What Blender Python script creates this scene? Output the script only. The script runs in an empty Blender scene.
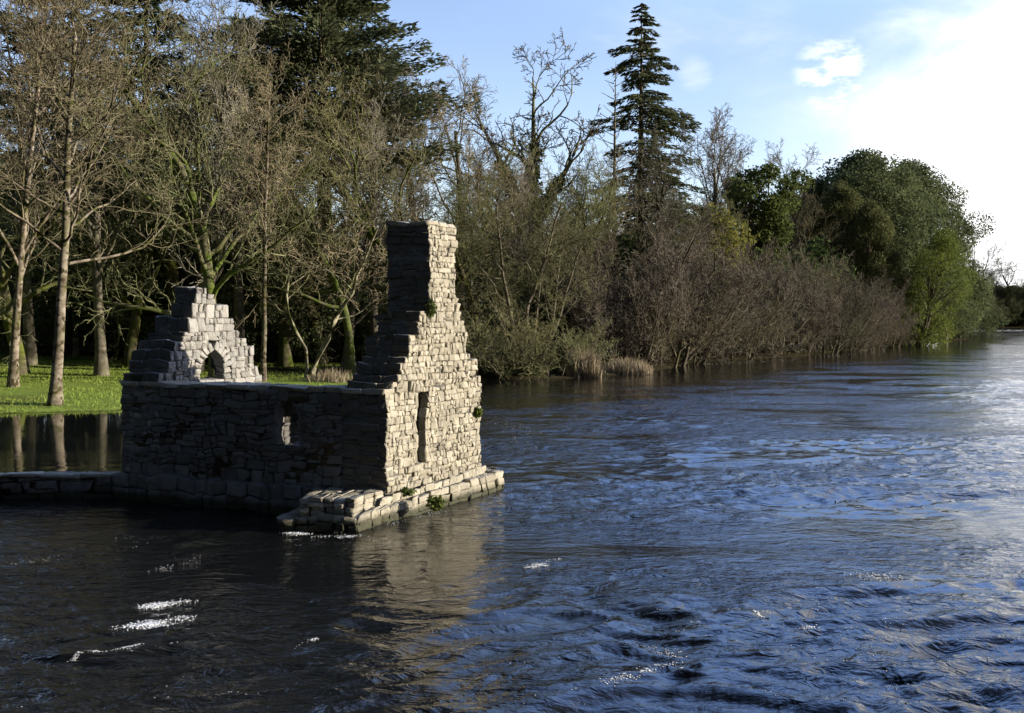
import bpy, math, random
import numpy as np
from mathutils import Vector, Matrix

# ------------------------------------------------------------------ camera, sky, sun, exposure
SC = bpy.context.scene
COL = SC.collection
W, H_PX, F = 1024.0, 713.0, 1000.0
HC = 3.4                                   # eye height over the water, metres
HORIZON = 318.0
PITCH = math.atan((H_PX / 2 - HORIZON) / F)

cam_d = bpy.data.cameras.new('camera')
cam = bpy.data.objects.new('camera', cam_d)
COL.objects.link(cam)
cam.location = (0, 0, HC)
cam.rotation_euler = (math.pi / 2 - PITCH, 0, 0)
cam_d.sensor_width = 36.0
cam_d.lens = 36.0 * F / W
cam_d.clip_start = 0.1
cam_d.clip_end = 3000
SC.camera = cam

SUN_EL = math.radians(10.5)
SUN_DIR = Vector((1.0, -0.035, 0)).normalized() * math.cos(SUN_EL) + Vector((0, 0, math.sin(SUN_EL)))
sun_d = bpy.data.lights.new('sun', 'SUN')
sun_d.energy = 4.9
sun_d.angle = math.radians(0.5)
sun_d.color = (1.0, 0.90, 0.76)
sun = bpy.data.objects.new('sun', sun_d)
COL.objects.link(sun)
sun.rotation_euler = SUN_DIR.to_track_quat('Z', 'Y').to_euler()

SC.view_settings.view_transform = 'Standard'
SC.view_settings.look = 'None'
SC.view_settings.exposure = 0.9
SC.view_settings.gamma = 1.0
SC.cycles.use_denoising = True
SC.cycles.max_bounces = 5
SC.cycles.diffuse_bounces = 2
SC.cycles.glossy_bounces = 3
SC.cycles.transparent_max_bounces = 4
SC.cycles.caustics_reflective = False
SC.cycles.caustics_refractive = False


def ray(px, py):
    """direction through a pixel, world space"""
    d = Vector(((px - W / 2) / F, 1.0, -(py - H_PX / 2) / F))
    c, s = math.cos(-PITCH), math.sin(-PITCH)
    return Vector((d.x, d.y * c - d.z * s, d.y * s + d.z * c))


def on_z(px, py, z=0.0):
    d = ray(px, py)
    t = (z - HC) / d.z
    return Vector((d.x * t, d.y * t, z))


def at_depth(px, y, z=0.0):
    """world x of a pixel column at depth y"""
    return Vector(((px - W / 2) / F * y, y, z))


def z_at(py, y):
    d = ray(W / 2, py)
    return HC + d.z / d.y * y


def nodes_of(m):
    m.use_nodes = True
    nt = m.node_tree
    nt.nodes.clear()
    return nt


class NT:
    def __init__(self, nt):
        self.nt = nt

    def n(self, kind, **kw):
        nd = self.nt.nodes.new(kind)
        for k, v in kw.items():
            if k == 'inp':
                for a, b in v.items():
                    if isinstance(b, bpy.types.NodeSocket):
                        self.nt.links.new(b, nd.inputs[a])
                    else:
                        nd.inputs[a].default_value = b
            else:
                setattr(nd, k, v)
        return nd

    def math(self, op, a, b=0.0, c=0.0, clamp=False):
        nd = self.n('ShaderNodeMath', operation=op, use_clamp=clamp)
        for i, v in enumerate((a, b, c)):
            if isinstance(v, bpy.types.NodeSocket):
                self.nt.links.new(v, nd.inputs[i])
            else:
                nd.inputs[i].default_value = v
        return nd.outputs[0]

    def mix(self, f, a, b, blend='MIX'):
        nd = self.n('ShaderNodeMix', data_type='RGBA', blend_type=blend)
        for i, v in ((0, f), (6, a), (7, b)):
            if isinstance(v, bpy.types.NodeSocket):
                self.nt.links.new(v, nd.inputs[i])
            else:
                nd.inputs[i].default_value = v if i == 0 or len(v) == 4 else (*v, 1)
        return nd.outputs[2]

    def ramp(self, f, a, b):
        nd = self.n('ShaderNodeMapRange', interpolation_type='SMOOTHSTEP')
        self.nt.links.new(f, nd.inputs[0])
        nd.inputs[1].default_value = a
        nd.inputs[2].default_value = b
        return nd.outputs[0]


# sky: Nishita with a bank of bright cloud low on the right and a few wisps
world = bpy.data.worlds.new('World')
SC.world = world
world.use_nodes = True
wt = world.node_tree
wt.nodes.clear()
g = NT(wt)
sky = g.n('ShaderNodeTexSky', sky_type='NISHITA')
sky.sun_disc = False
sky.sun_elevation = SUN_EL
sky.sun_rotation = math.atan2(SUN_DIR.x, SUN_DIR.y)
sky.air_density = 1.0
sky.dust_density = 0.6
sky.ozone_density = 1.5
geo = g.n('ShaderNodeTexCoord')
dirv = geo.outputs['Generated']


def blob(px, py, inner, outer):
    d = ray(px, py).normalized()
    dt = g.n('ShaderNodeVectorMath', operation='DOT_PRODUCT', inp={0: dirv, 1: tuple(d)})
    return g.ramp(dt.outputs['Value'], math.cos(math.radians(outer)), math.cos(math.radians(inner)))


stretch = g.n('ShaderNodeMapping', inp={0: dirv, 3: (1.0, 1.0, 2.2)})
cn = g.n('ShaderNodeTexNoise', inp={0: stretch.outputs[0], 'Scale': 5.5, 'Detail': 9.0, 'Roughness': 0.56, 'Distortion': 0.3})
cn2 = g.n('ShaderNodeTexNoise', inp={0: stretch.outputs[0], 'Scale': 2.0, 'Detail': 6.0, 'Roughness': 0.6})
cn3 = g.n('ShaderNodeTexNoise', inp={0: stretch.outputs[0], 'Scale': 22.0, 'Detail': 6.0, 'Roughness': 0.6})
bank = g.math('MAXIMUM', blob(1235, 240, 8, 23), blob(1170, 130, 1, 7))
bank = g.math('MAXIMUM', bank, blob(1520, -260, 8, 21))  # added unseen cloud outside the frame, for glare on the far-right water
bank = g.math('MAXIMUM', bank, g.math('MULTIPLY', g.math('MULTIPLY', blob(831, 72, 0.3, 2.6), g.ramp(cn3.outputs[0], 0.36, 0.60)), 0.80))
bank = g.math('MAXIMUM', bank, g.math('MULTIPLY', blob(696, 76, 0.1, 1.3), 0.30))
bank = g.math('MAXIMUM', bank, g.math('MULTIPLY', blob(830, 200, 1, 11), 0.34))
cm = g.math('ADD', g.math('MULTIPLY', bank, 0.8), g.math('MULTIPLY', g.math('SUBTRACT', cn.outputs[0], 0.5), 1.5))
cmask = g.ramp(cm, 0.03, 0.88)
wisps = g.math('MULTIPLY', g.ramp(cn2.outputs[0], 0.60, 0.85), 0.2)
cmask = g.math('MAXIMUM', cmask, wisps)
cloudcol = g.mix(cmask, (5.6, 6.0, 6.8), (8.6, 8.6, 8.7))
tinted = g.mix(1.0, sky.outputs[0], (1.75, 1.60, 1.85), 'MULTIPLY')
spw = g.n('ShaderNodeSeparateXYZ', inp={0: dirv})
up = g.math('ADD', g.math('MULTIPLY', g.ramp(spw.outputs[2], 0.25, 0.6), g.math('SUBTRACT', g.math('MULTIPLY', g.ramp(spw.outputs[0], -0.20, 0.25), 4.3), 0.90)), 1.0)   # added gain on the unseen high sky to brighten the water; dimmed to the left
tinted = g.mix(1.0, tinted, g.n('ShaderNodeCombineXYZ', inp={0: g.math('POWER', up, 0.9), 1: up, 2: g.math('POWER', up, 1.12)}).outputs[0], 'MULTIPLY')
skycol = g.mix(cmask, tinted, cloudcol)      # added dimming of the unseen sky overhead and behind the viewer, darkening near faces
heavy = g.math('ADD', g.math('MULTIPLY', g.ramp(spw.outputs[1], -0.1, 0.66), 0.90), 0.10)
skycol = g.mix(1.0, skycol, g.n('ShaderNodeCombineXYZ', inp={0: heavy, 1: heavy, 2: heavy}).outputs[0], 'MULTIPLY')
bg = g.n('ShaderNodeBackground', inp={0: skycol, 1: 0.105})
wo = g.n('ShaderNodeOutputWorld')
wt.links.new(bg.outputs[0], wo.inputs[0])

# ------------------------------------------------------------------ noise in numpy


def _hash(ix, iy, seed):
    h = (ix.astype(np.int64) * 374761393 + iy.astype(np.int64) * 668265263 + seed * 974634777) & 0xffffffff
    h = ((h ^ (h >> 13)) * 1274126177) & 0xffffffff
    h = h ^ (h >> 16)
    return (h & 0xffff) / 65535.0


def vnoise(x, y, seed=0):
    ix, iy = np.floor(x), np.floor(y)
    fx, fy = x - ix, y - iy
    fx = fx * fx * fx * (fx * (fx * 6 - 15) + 10)
    fy = fy * fy * fy * (fy * (fy * 6 - 15) + 10)
    a, b = _hash(ix, iy, seed), _hash(ix + 1, iy, seed)
    c, d = _hash(ix, iy + 1, seed), _hash(ix + 1, iy + 1, seed)
    return (a + (b - a) * fx) * (1 - fy) + (c + (d - c) * fx) * fy


def fbm(x, y, seed=0, octv=4, gain=0.5):
    s, a, t = 0.0, 1.0, 0.0
    for o in range(octv):
        c, sn = math.cos(o * 1.3), math.sin(o * 1.3)
        k = 2.03 ** o
        s = s + a * vnoise((x * c - y * sn) * k + 17 * o, (x * sn + y * c) * k - 9 * o, seed + o)
        t += a
        a *= gain
    return s / t


# ------------------------------------------------------------------ mesh helpers

def new_mesh(name, verts, faces, mat, smooth=False, attr=None):
    """verts (N,3) array; faces (M,k) int array with a fixed k, or list of such arrays"""
    me = bpy.data.meshes.new(name)
    if not isinstance(faces, list):
        faces = [faces]
    faces = [f for f in faces if len(f)]
    loops = np.concatenate([f.reshape(-1) for f in faces]).astype(np.int32)
    tot = np.concatenate([np.full(len(f), f.shape[1], dtype=np.int32) for f in faces])
    start = np.concatenate([[0], np.cumsum(tot)[:-1]]).astype(np.int32)
    me.vertices.add(len(verts))
    me.vertices.foreach_set('co', np.asarray(verts, dtype=np.float32).reshape(-1))
    me.loops.add(len(loops))
    me.loops.foreach_set('vertex_index', loops)
    me.polygons.add(len(tot))
    me.polygons.foreach_set('loop_start', start)
    me.polygons.foreach_set('loop_total', tot)
    if smooth:
        me.polygons.foreach_set('use_smooth', np.ones(len(tot), dtype=bool))
    if attr is not None:
        for an, av in attr.items():
            a = me.attributes.new(an, 'FLOAT', 'POINT')
            a.data.foreach_set('value', np.asarray(av, dtype=np.float32))
    me.materials.append(mat)
    me.update(calc_edges=True)
    return me


def link(name, data, parent=None, loc=None, rot=None, scale=None):
    o = bpy.data.objects.new(name, data)
    COL.objects.link(o)
    if parent is not None:
        o.parent = parent
    if loc is not None:
        o.location = loc
    if rot is not None:
        o.rotation_euler = rot
    if scale is not None:
        o.scale = scale
    return o


def tag(o, label=None, cat=None, group=None, kind=None):
    if label: o['label'] = label
    if cat: o['category'] = cat
    if group: o['group'] = group
    if kind: o['kind'] = kind
    return o


def tubes(lines):
    """lines: list of (pts list, radii list, sides) -> verts, quads"""
    groups = {}
    for p, r, s in lines:
        groups.setdefault((len(p), s), []).append((p, r))
    V, Q, base = [], [], 0
    for (n, s), L in groups.items():
        P = np.array([l[0] for l in L], dtype=float)            # m,n,3
        R = np.array([l[1] for l in L], dtype=float)            # m,n
        T = np.gradient(P, axis=1)
        T /= np.linalg.norm(T, axis=2, keepdims=True) + 1e-9
        ref = np.where(np.abs(T[..., 2:3]) > 0.9, np.array([1.0, 0, 0]), np.array([0, 0, 1.0]))
        A = np.cross(T, ref)
        A /= np.linalg.norm(A, axis=2, keepdims=True) + 1e-9
        B = np.cross(T, A)
        ang = np.arange(s) * 2 * math.pi / s
        ring = P[:, :, None, :] + R[:, :, None, None] * (
            np.cos(ang)[None, None, :, None] * A[:, :, None, :] + np.sin(ang)[None, None, :, None] * B[:, :, None, :])
        m = len(L)
        idx = np.arange(m * n * s).reshape(m, n, s) + base
        a = idx[:, :-1, :]
        b = np.roll(idx, -1, axis=2)[:, :-1, :]
        c = np.roll(idx, -1, axis=2)[:, 1:, :]
        d = idx[:, 1:, :]
        Q.append(np.stack([a, b, c, d], axis=-1).reshape(-1, 4))
        V.append(ring.reshape(-1, 3))
        base += m * n * s
    return np.concatenate(V), np.concatenate(Q)


def leaf_quads(rng, C, size, aspect=0.55, N=None, droop=0.0):
    """rhombic leaf clumps at points C, with long axis roughly random"""
    n = len(C)
    d = rng.normal(size=(n, 3))
    d[:, 2] -= droop
    d /= np.linalg.norm(d, axis=1, keepdims=True)
    e = rng.normal(size=(n, 3))
    if N is not None:
        nrm = N + 0.8 * rng.normal(size=(n, 3))
        e = np.cross(nrm, d)
    else:
        e = np.cross(e, d)
    e /= np.linalg.norm(e, axis=1, keepdims=True) + 1e-9
    s = np.asarray(size).reshape(-1, 1) * np.ones((n, 1))
    a = C + d * s
    b = C + e * s * aspect
    c = C - d * s
    f = C - e * s * aspect
    V = np.stack([a, b, c, f], axis=1).reshape(-1, 3)
    Q = np.arange(4 * n).reshape(n, 4)
    return V, Q


def join_geo(parts):
    V, Q, b = [], [], 0
    for v, q in parts:
        V.append(v); Q.append(q + b); b += len(v)
    return np.concatenate(V), np.concatenate(Q)


# ------------------------------------------------------------------ materials

def mat_bark(name, c1, c2, moss=0.0, mosscol=(0.10, 0.11, 0.025), scale=3.0, patches=None):
    m = bpy.data.materials.new(name)
    g = NT(nodes_of(m))
    tc = g.n('ShaderNodeTexCoord')
    n1 = g.n('ShaderNodeTexNoise', inp={0: tc.outputs['Object'], 'Scale': scale, 'Detail': 5.0, 'Roughness': 0.65})
    oi = g.n('ShaderNodeObjectInfo')
    col = g.mix(g.ramp(n1.outputs[0], 0.35, 0.68), c1, c2)
    if patches:
        n3 = g.n('ShaderNodeTexNoise', inp={0: tc.outputs['Object'], 'Scale': scale * 2.2, 'Detail': 3.0})
        col = g.mix(g.ramp(n3.outputs[0], 0.52, 0.6), col, patches)
    if moss > 0:
        n2 = g.n('ShaderNodeTexNoise', inp={0: tc.outputs['Object'], 'Scale': scale * 0.6, 'Detail': 4.0})
        f = g.math('MULTIPLY', g.ramp(n2.outputs[0], 0.62 - 0.3 * moss, 0.75 - 0.2 * moss), min(1, moss * 1.3))
        col = g.mix(f, col, mosscol)
    v = g.math('ADD', g.math('MULTIPLY', oi.outputs['Random'], 0.7), 0.65)
    hue = g.math('ADD', g.math('MULTIPLY', g.math('FRACT', g.math('MULTIPLY', oi.outputs['Random'], 7.3)), 0.045), 0.49)
    hs = g.n('ShaderNodeHueSaturation', inp={'Color': col, 'Value': v, 'Hue': hue})
    bs = g.n('ShaderNodeBsdfDiffuse', inp={0: hs.outputs[0], 1: 0.3})
    o = g.n('ShaderNodeOutputMaterial')
    g.nt.links.new(bs.outputs[0], o.inputs[0])
    return m


def mat_leaf(name, c1, c2, transl=0.25, gloss=0.0, clump=0.35):
    m = bpy.data.materials.new(name)
    g = NT(nodes_of(m))
    ge = g.n('ShaderNodeNewGeometry')
    tc = g.n('ShaderNodeTexCoord')
    n1 = g.n('ShaderNodeTexNoise', inp={0: tc.outputs['Object'], 'Scale': clump, 'Detail': 2.0})
    f = g.math('ADD', g.math('MULTIPLY', ge.outputs['Random Per Island'], 0.6),
               g.math('MULTIPLY', g.ramp(n1.outputs[0], 0.35, 0.65), 0.4))
    col = g.mix(f, c1, c2)
    d = g.n('ShaderNodeBsdfDiffuse', inp={0: col})
    t = g.n('ShaderNodeBsdfTranslucent', inp={0: col})
    mx = g.n('ShaderNodeMixShader', inp={0: transl, 1: d.outputs[0], 2: t.outputs[0]})
    last = mx.outputs[0]
    if gloss > 0:
        gl = g.n('ShaderNodeBsdfGlossy', inp={0: (1, 1, 1, 1), 1: 0.38})
        mg = g.n('ShaderNodeMixShader', inp={0: gloss, 1: last, 2: gl.outputs[0]})
        last = mg.outputs[0]
    o = g.n('ShaderNodeOutputMaterial')
    g.nt.links.new(last, o.inputs[0])
    return m


def mat_stone(name, c1, c2, dark, bright, moss=0.3, scale=1.0, top_pale=0.0):
    m = bpy.data.materials.new(name)
    g = NT(nodes_of(m))
    tc = g.n('ShaderNodeTexCoord')
    P = tc.outputs['Object']
    at = g.n('ShaderNodeAttribute', attribute_name='tint')
    n1 = g.n('ShaderNodeTexNoise', inp={0: P, 'Scale': 9 * scale, 'Detail': 7.0, 'Roughness': 0.7})
    n2 = g.n('ShaderNodeTexNoise', inp={0: P, 'Scale': 1.1 * scale, 'Detail': 5.0, 'Roughness': 0.6})
    n3 = g.n('ShaderNodeTexNoise', inp={0: P, 'Scale': 26 * scale, 'Detail': 4.0, 'Roughness': 0.6})
    n4 = g.n('ShaderNodeTexNoise', inp={0: P, 'Scale': 4.5 * scale, 'Detail': 6.0, 'Roughness': 0.65, 'Distortion': 0.6})
    f = g.math('ADD', g.math('MULTIPLY', at.outputs['Fac'], 0.75), g.math('MULTIPLY', n1.outputs[0], 0.35), clamp=True)
    col = g.mix(f, c1, c2)
    col = g.mix(g.math('MULTIPLY', g.ramp(n4.outputs[0], 0.50, 0.74), 0.6), col, dark)
    col = g.mix(g.math('MULTIPLY', g.ramp(n3.outputs[0], 0.60, 0.74), 0.6), col, bright)
    col = g.mix(g.math('MULTIPLY', g.ramp(n2.outputs[0], 0.60, 0.72), moss), col, (0.09, 0.10, 0.03))
    n5 = g.n('ShaderNodeTexNoise', inp={0: P, 'Scale': 2.3 * scale, 'Detail': 8.0, 'Roughness': 0.72, 'Distortion': 0.4})
    col = g.mix(g.math('MULTIPLY', g.ramp(n5.outputs[0], 0.50, 0.66), 0.42), col, dark)
    al = g.n('ShaderNodeAttribute', attribute_name='algae')          # shade of the near-side faces put into the stone colour, broken by noise
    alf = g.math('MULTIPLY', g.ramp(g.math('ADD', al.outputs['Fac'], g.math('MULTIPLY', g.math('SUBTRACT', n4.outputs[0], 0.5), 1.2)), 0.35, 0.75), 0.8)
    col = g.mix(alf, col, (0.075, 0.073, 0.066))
    # wet, algae-dark band just over the water line
    sp = g.n('ShaderNodeSeparateXYZ', inp={0: P})
    wet = g.math('SUBTRACT', sp.outputs[2], g.math('MULTIPLY', n4.outputs[0], 0.12))
    wetf = g.ramp(wet, 0.17, 0.04)
    col = g.mix(g.math('MULTIPLY', wetf, 0.88), col, (0.03, 0.034, 0.015))
    bmp = g.n('ShaderNodeBump', inp={0: 0.9, 1: 0.03, 'Height': g.math('ADD', g.math('MULTIPLY', n1.outputs[0], 1.5), g.math('MULTIPLY', n3.outputs[0], 0.6))})
    bs = g.n('ShaderNodeBsdfPrincipled', inp={'Base Color': col, 'Roughness': 0.9, 'Normal': bmp.outputs[0]})
    bs.inputs['Specular IOR Level'].default_value = 0.2
    o = g.n('ShaderNodeOutputMaterial')
    g.nt.links.new(bs.outputs[0], o.inputs[0])
    return m


M = {}
M['bark_grey'] = mat_bark('bark_grey', (0.10, 0.085, 0.065), (0.21, 0.18, 0.14), moss=0.35)
M['bark_moss'] = mat_bark('bark_moss', (0.09, 0.075, 0.05), (0.16, 0.14, 0.09), moss=0.8)
M['bark_pale'] = mat_bark('bark_pale', (0.15, 0.125, 0.09), (0.40, 0.35, 0.265), moss=0.5, patches=(0.07, 0.06, 0.035), scale=2.2)
M['bark_lichen'] = mat_bark('bark_lichen', (0.22, 0.21, 0.14), (0.40, 0.37, 0.26), moss=0.5, mosscol=(0.17, 0.19, 0.06))
M['twig_tan'] = mat_bark('twig_tan', (0.15, 0.125, 0.08), (0.29, 0.25, 0.16), moss=0.25, mosscol=(0.14, 0.14, 0.06), scale=0.5)
M['twig_olive'] = mat_bark('twig_olive', (0.115, 0.11, 0.06), (0.25, 0.235, 0.13), moss=0.4, mosscol=(0.13, 0.14, 0.05), scale=0.5)
M['twig_brown'] = mat_bark('twig_brown', (0.11, 0.095, 0.074), (0.22, 0.192, 0.155), moss=0.5, mosscol=(0.15, 0.14, 0.075), scale=0.35)
M['twig_grey'] = mat_bark('twig_grey', (0.15, 0.135, 0.105), (0.28, 0.25, 0.20), scale=0.4)
M['needle'] = mat_leaf('needle', (0.05, 0.066, 0.032), (0.15, 0.165, 0.085), 0.3)
M['needle_dark'] = mat_leaf('needle_dark', (0.035, 0.052, 0.027), (0.11, 0.135, 0.06), 0.3)
M['ever'] = mat_leaf('evergreen_leaf', (0.065, 0.085, 0.038), (0.19, 0.22, 0.105), 0.3, 0.0)
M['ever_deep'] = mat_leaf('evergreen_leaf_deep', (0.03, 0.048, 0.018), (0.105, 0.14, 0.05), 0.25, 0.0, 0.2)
M['ivy'] = mat_leaf('ivy_leaf', (0.045, 0.065, 0.02), (0.145, 0.175, 0.055), 0.3, 0.0)
M['leaf_bright'] = mat_leaf('leaf_bright', (0.07, 0.095, 0.022), (0.21, 0.25, 0.06), 0.4, 0.0)
M['leaf_yellow'] = mat_leaf('leaf_yellow', (0.11, 0.115, 0.03), (0.24, 0.23, 0.06), 0.35)
M['leaf_olive'] = mat_leaf('leaf_olive', (0.06, 0.068, 0.028), (0.18, 0.19, 0.08), 0.25)
M['reed'] = mat_leaf('reed_blade', (0.24, 0.195, 0.13), (0.44, 0.37, 0.26), 0.35)
M['grass'] = mat_leaf('grass_blade', (0.17, 0.24, 0.04), (0.38, 0.46, 0.11), 0.45, 0.0, 1.2)
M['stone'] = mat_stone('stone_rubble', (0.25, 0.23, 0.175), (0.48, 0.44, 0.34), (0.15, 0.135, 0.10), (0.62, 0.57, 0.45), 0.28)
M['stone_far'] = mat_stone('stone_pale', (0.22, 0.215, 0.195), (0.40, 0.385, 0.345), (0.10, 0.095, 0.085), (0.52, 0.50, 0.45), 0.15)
M['stone_dark'] = mat_stone('stone_weathered', (0.10, 0.097, 0.09), (0.22, 0.21, 0.19), (0.05, 0.049, 0.046), (0.42, 0.40, 0.35), 0.30)  # darker copy of the rubble stone; shade of the sunless walls put into its colour
M['mortar'] = mat_stone('mortar', (0.22, 0.20, 0.155), (0.40, 0.365, 0.29), (0.06, 0.055, 0.045), (0.3, 0.28, 0.22), 0.2)

# ------------------------------------------------------------------ river bank, ground
BANK = [(-70, 24), (-45, 31), (-26, 34.6), tuple(on_z(0, 414)[:2]), tuple(on_z(60, 412.5)[:2]), tuple(on_z(122, 410)[:2]),
        (-12.2, 40), (-9.5, 45), (-5.5, 50), tuple(on_z(478, 379)[:2]), tuple(on_z(520, 381)[:2]), tuple(on_z(600, 376.5)[:2]),
        tuple(on_z(650, 372)[:2]), tuple(on_z(700, 362)[:2]), tuple(on_z(800, 357)[:2]), tuple(on_z(880, 347)[:2]),
        tuple(on_z(955, 341)[:2]), tuple(on_z(972, 339.5)[:2]), (82, 185), (92, 240), (108, 310), (120, 338), (180, 346), (290, 335)]
RIVER = BANK + [(240, 290), (135, 150), (85, 60), (70, -60), (-70, -60)]
RP = np.array(RIVER, dtype=float)


def shore_dist(x, y):
    """signed distance to the river edge; positive on land"""
    x = np.asarray(x, dtype=float); y = np.asarray(y, dtype=float)
    best = np.full(x.shape, 1e9)
    inside = np.zeros(x.shape, dtype=bool)
    n = len(RP)
    for i in range(n):
        a, b = RP[i], RP[(i + 1) % n]
        e = b - a
        t = np.clip(((x - a[0]) * e[0] + (y - a[1]) * e[1]) / (e @ e), 0, 1)
        best = np.minimum(best, np.hypot(x - a[0] - t * e[0], y - a[1] - t * e[1]))
        cond = (a[1] > y) != (b[1] > y)
        with np.errstate(divide='ignore', invalid='ignore'):
            xi = a[0] + (y - a[1]) / (b[1] - a[1] if b[1] != a[1] else 1e-9) * (b[0] - a[0])
        inside ^= cond & (x < xi)
    return np.where(inside, -best, best)


def ground_z(x, y):
    d = shore_dist(x, y) + 0.8 * (fbm(np.asarray(x) * 0.35, np.asarray(y) * 0.35, 5, 3) - 0.5)
    up = 0.02 + 0.22 * (1 - np.exp(-np.maximum(d, 0) / 1.2)) + 0.012 * np.maximum(d, 0) + 2.2 * np.clip((d - 14) / 60, 0, 1) ** 1.3
    up = up + 0.10 * (fbm(np.asarray(x) * 0.4, np.asarray(y) * 0.4, 9, 4) - 0.5) * np.clip(d, 0, 1)
    dn = np.maximum(d * 0.45, -1.6)
    return np.where(d > 0, up, dn)


def gz(x, y):
    return float(ground_z(np.array([x]), np.array([y]))[0])


def grid_sheet(xs, ys, zf):
    X, Y = np.meshgrid(xs, ys)
    Z = zf(X, Y)
    V = np.stack([X, Y, Z], axis=-1).reshape(-1, 3)
    nx, ny = len(xs), len(ys)
    i = np.arange((ny - 1) * (nx - 1))
    r, c = i // (nx - 1), i % (nx - 1)
    a = r * nx + c
    return V, np.stack([a, a + 1, a + nx + 1, a + nx], axis=1)


def spaced(lo, hi, mid, fine, n):
    """n positions from lo to hi, dense around mid"""
    a = np.arcsinh((lo - mid) / fine); b = np.arcsinh((hi - mid) / fine)
    return mid + fine * np.sinh(np.linspace(a, b, n))


m = bpy.data.materials.new('ground_cover')
g = NT(nodes_of(m))
tc = g.n('ShaderNodeTexCoord')
n1 = g.n('ShaderNodeTexNoise', inp={0: tc.outputs['Object'], 'Scale': 0.22, 'Detail': 5.0, 'Roughness': 0.6})
n2 = g.n('ShaderNodeTexNoise', inp={0: tc.outputs['Object'], 'Scale': 4.0, 'Detail': 8.0, 'Roughness': 0.7})
sp = g.n('ShaderNodeSeparateXYZ', inp={0: tc.outputs['Object']})
grassc = g.mix(n2.outputs[0], (0.15, 0.22, 0.035), (0.33, 0.42, 0.09))
litter = g.mix(n2.outputs[0], (0.025, 0.022, 0.012), (0.07, 0.06, 0.035))
worn = g.ramp(n1.outputs[0], 0.48, 0.66)
grassc = g.mix(g.math('MULTIPLY', worn, 0.55), grassc, (0.13, 0.12, 0.045))
far = g.ramp(g.math('ADD', g.math('ADD', sp.outputs[1], g.math('MULTIPLY', sp.outputs[0], 0.7)), g.math('MULTIPLY', n1.outputs[0], 10.0)), 44, 54)
col = g.mix(far, grassc, litter)
mudf = g.ramp(g.math('ADD', sp.outputs[2], g.math('MULTIPLY', n2.outputs[0], 0.08)), 0.10, 0.0)
col = g.mix(mudf, col, (0.012, 0.011, 0.007))
bmp = g.n('ShaderNodeBump', inp={0: 1.0, 1: 0.12, 'Height': n2.outputs[0]})
bs = g.n('ShaderNodeBsdfDiffuse', inp={0: col, 'Normal': bmp.outputs[0]})
o = g.n('ShaderNodeOutputMaterial')
g.nt.links.new(bs.outputs[0], o.inputs[0])
M['ground'] = m

v, q = grid_sheet(spaced(-500, 900, -5, 25, 340), spaced(-80, 1400, 45, 25, 340), ground_z)
tag(link('ground', new_mesh('ground', v, q, M['ground'], True)), kind='structure')

# ------------------------------------------------------------------ water


def water_z(X, Y):
    X = np.asarray(X, dtype=float); Y = np.asarray(Y, dtype=float)
    # flow runs away to the left of the view; streaks follow it
    ca, sa = math.cos(math.radians(12)), math.sin(math.radians(12))
    u = X * ca + Y * sa
    w = -X * sa + Y * ca
    wx = fbm(u * 0.22, w * 0.30, 31, 3) - 0.5
    wy = fbm(u * 0.22 + 40, w * 0.30, 37, 3) - 0.5
    u2, w2 = u + 3.2 * wx, w + 2.4 * wy
    turb = np.clip((fbm(u * 0.10, w * 0.22, 71, 2) - 0.30) * 2.4, 0.12, 1.25)
    big = fbm(u2 * 0.30, w2 * 0.55, 41, 3) - 0.5
    mid = 1 - np.abs(2 * fbm(u2 * 0.75, w2 * 1.6, 51, 3) - 1)
    sm = 1 - np.abs(2 * fbm(u2 * 2.1 + 2 * wx, w2 * 4.2, 61, 3) - 1)
    tiny = fbm(u2 * 6.0, w2 * 11.0, 67, 2) - 0.5
    z = 0.14 * big + turb * (0.16 * (mid - 0.7) + 0.060 * (sm - 0.7)) + 0.012 * tiny * (0.5 + turb)
    # slack flood water behind the causeway, quicker water in mid-stream
    calm = 1 / (1 + np.exp((X + 4.0 + 0.10 * (Y - 20)) * 0.9)) * 1 / (1 + np.exp(-(Y - 19.3) * 2.0))
    lee = np.exp(-((X + 1.5 - 0.03 * (Y - 14)) ** 2) / 5 - ((Y - 12.5) ** 2) / 28)
    d = np.clip(-shore_dist(X, Y) / 14.0, 0.12, 1)
    amp = (1 - 0.93 * calm) * (1 - 0.62 * lee) * d / (1 + (np.maximum(Y, 0) / 48) ** 2)
    return z * amp


m = bpy.data.materials.new('river_water')
g = NT(nodes_of(m))
tc = g.n('ShaderNodeTexCoord')
mp = g.n('ShaderNodeMapping', inp={0: tc.outputs['Object'], 2: (0, 0, math.radians(12)), 3: (1.0, 2.0, 1.0)})
a1 = g.n('ShaderNodeTexNoise', inp={0: mp.outputs[0], 'Scale': 2.2, 'Detail': 3.5, 'Roughness': 0.55, 'Distortion': 0.8})
a2 = g.n('ShaderNodeTexNoise', inp={0: mp.outputs[0], 'Scale': 9.0, 'Detail': 3.0, 'Roughness': 0.55, 'Distortion': 0.6})
a3 = g.n('ShaderNodeTexNoise', inp={0: mp.outputs[0], 'Scale': 0.16, 'Detail': 3.0, 'Distortion': 0.5})
at = g.n('ShaderNodeAttribute', attribute_name='rough')
hgt = g.math('ADD', a1.outputs[0], g.math('MULTIPLY', a2.outputs[0], 0.16))
stren = g.math('MULTIPLY', at.outputs['Fac'], g.math('ADD', g.ramp(a3.outputs[0], 0.36, 0.62), 0.30))
bmp = g.n('ShaderNodeBump', inp={0: stren, 1: 0.075, 'Height': hgt})
col = g.mix(a3.outputs[0], (0.006, 0.008, 0.009), (0.014, 0.013, 0.009))
bs = g.n('ShaderNodeBsdfPrincipled', inp={'Base Color': col, 'Roughness': 0.04, 'IOR': 1.45, 'Normal': bmp.outputs[0]})
o = g.n('ShaderNodeOutputMaterial')
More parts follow.
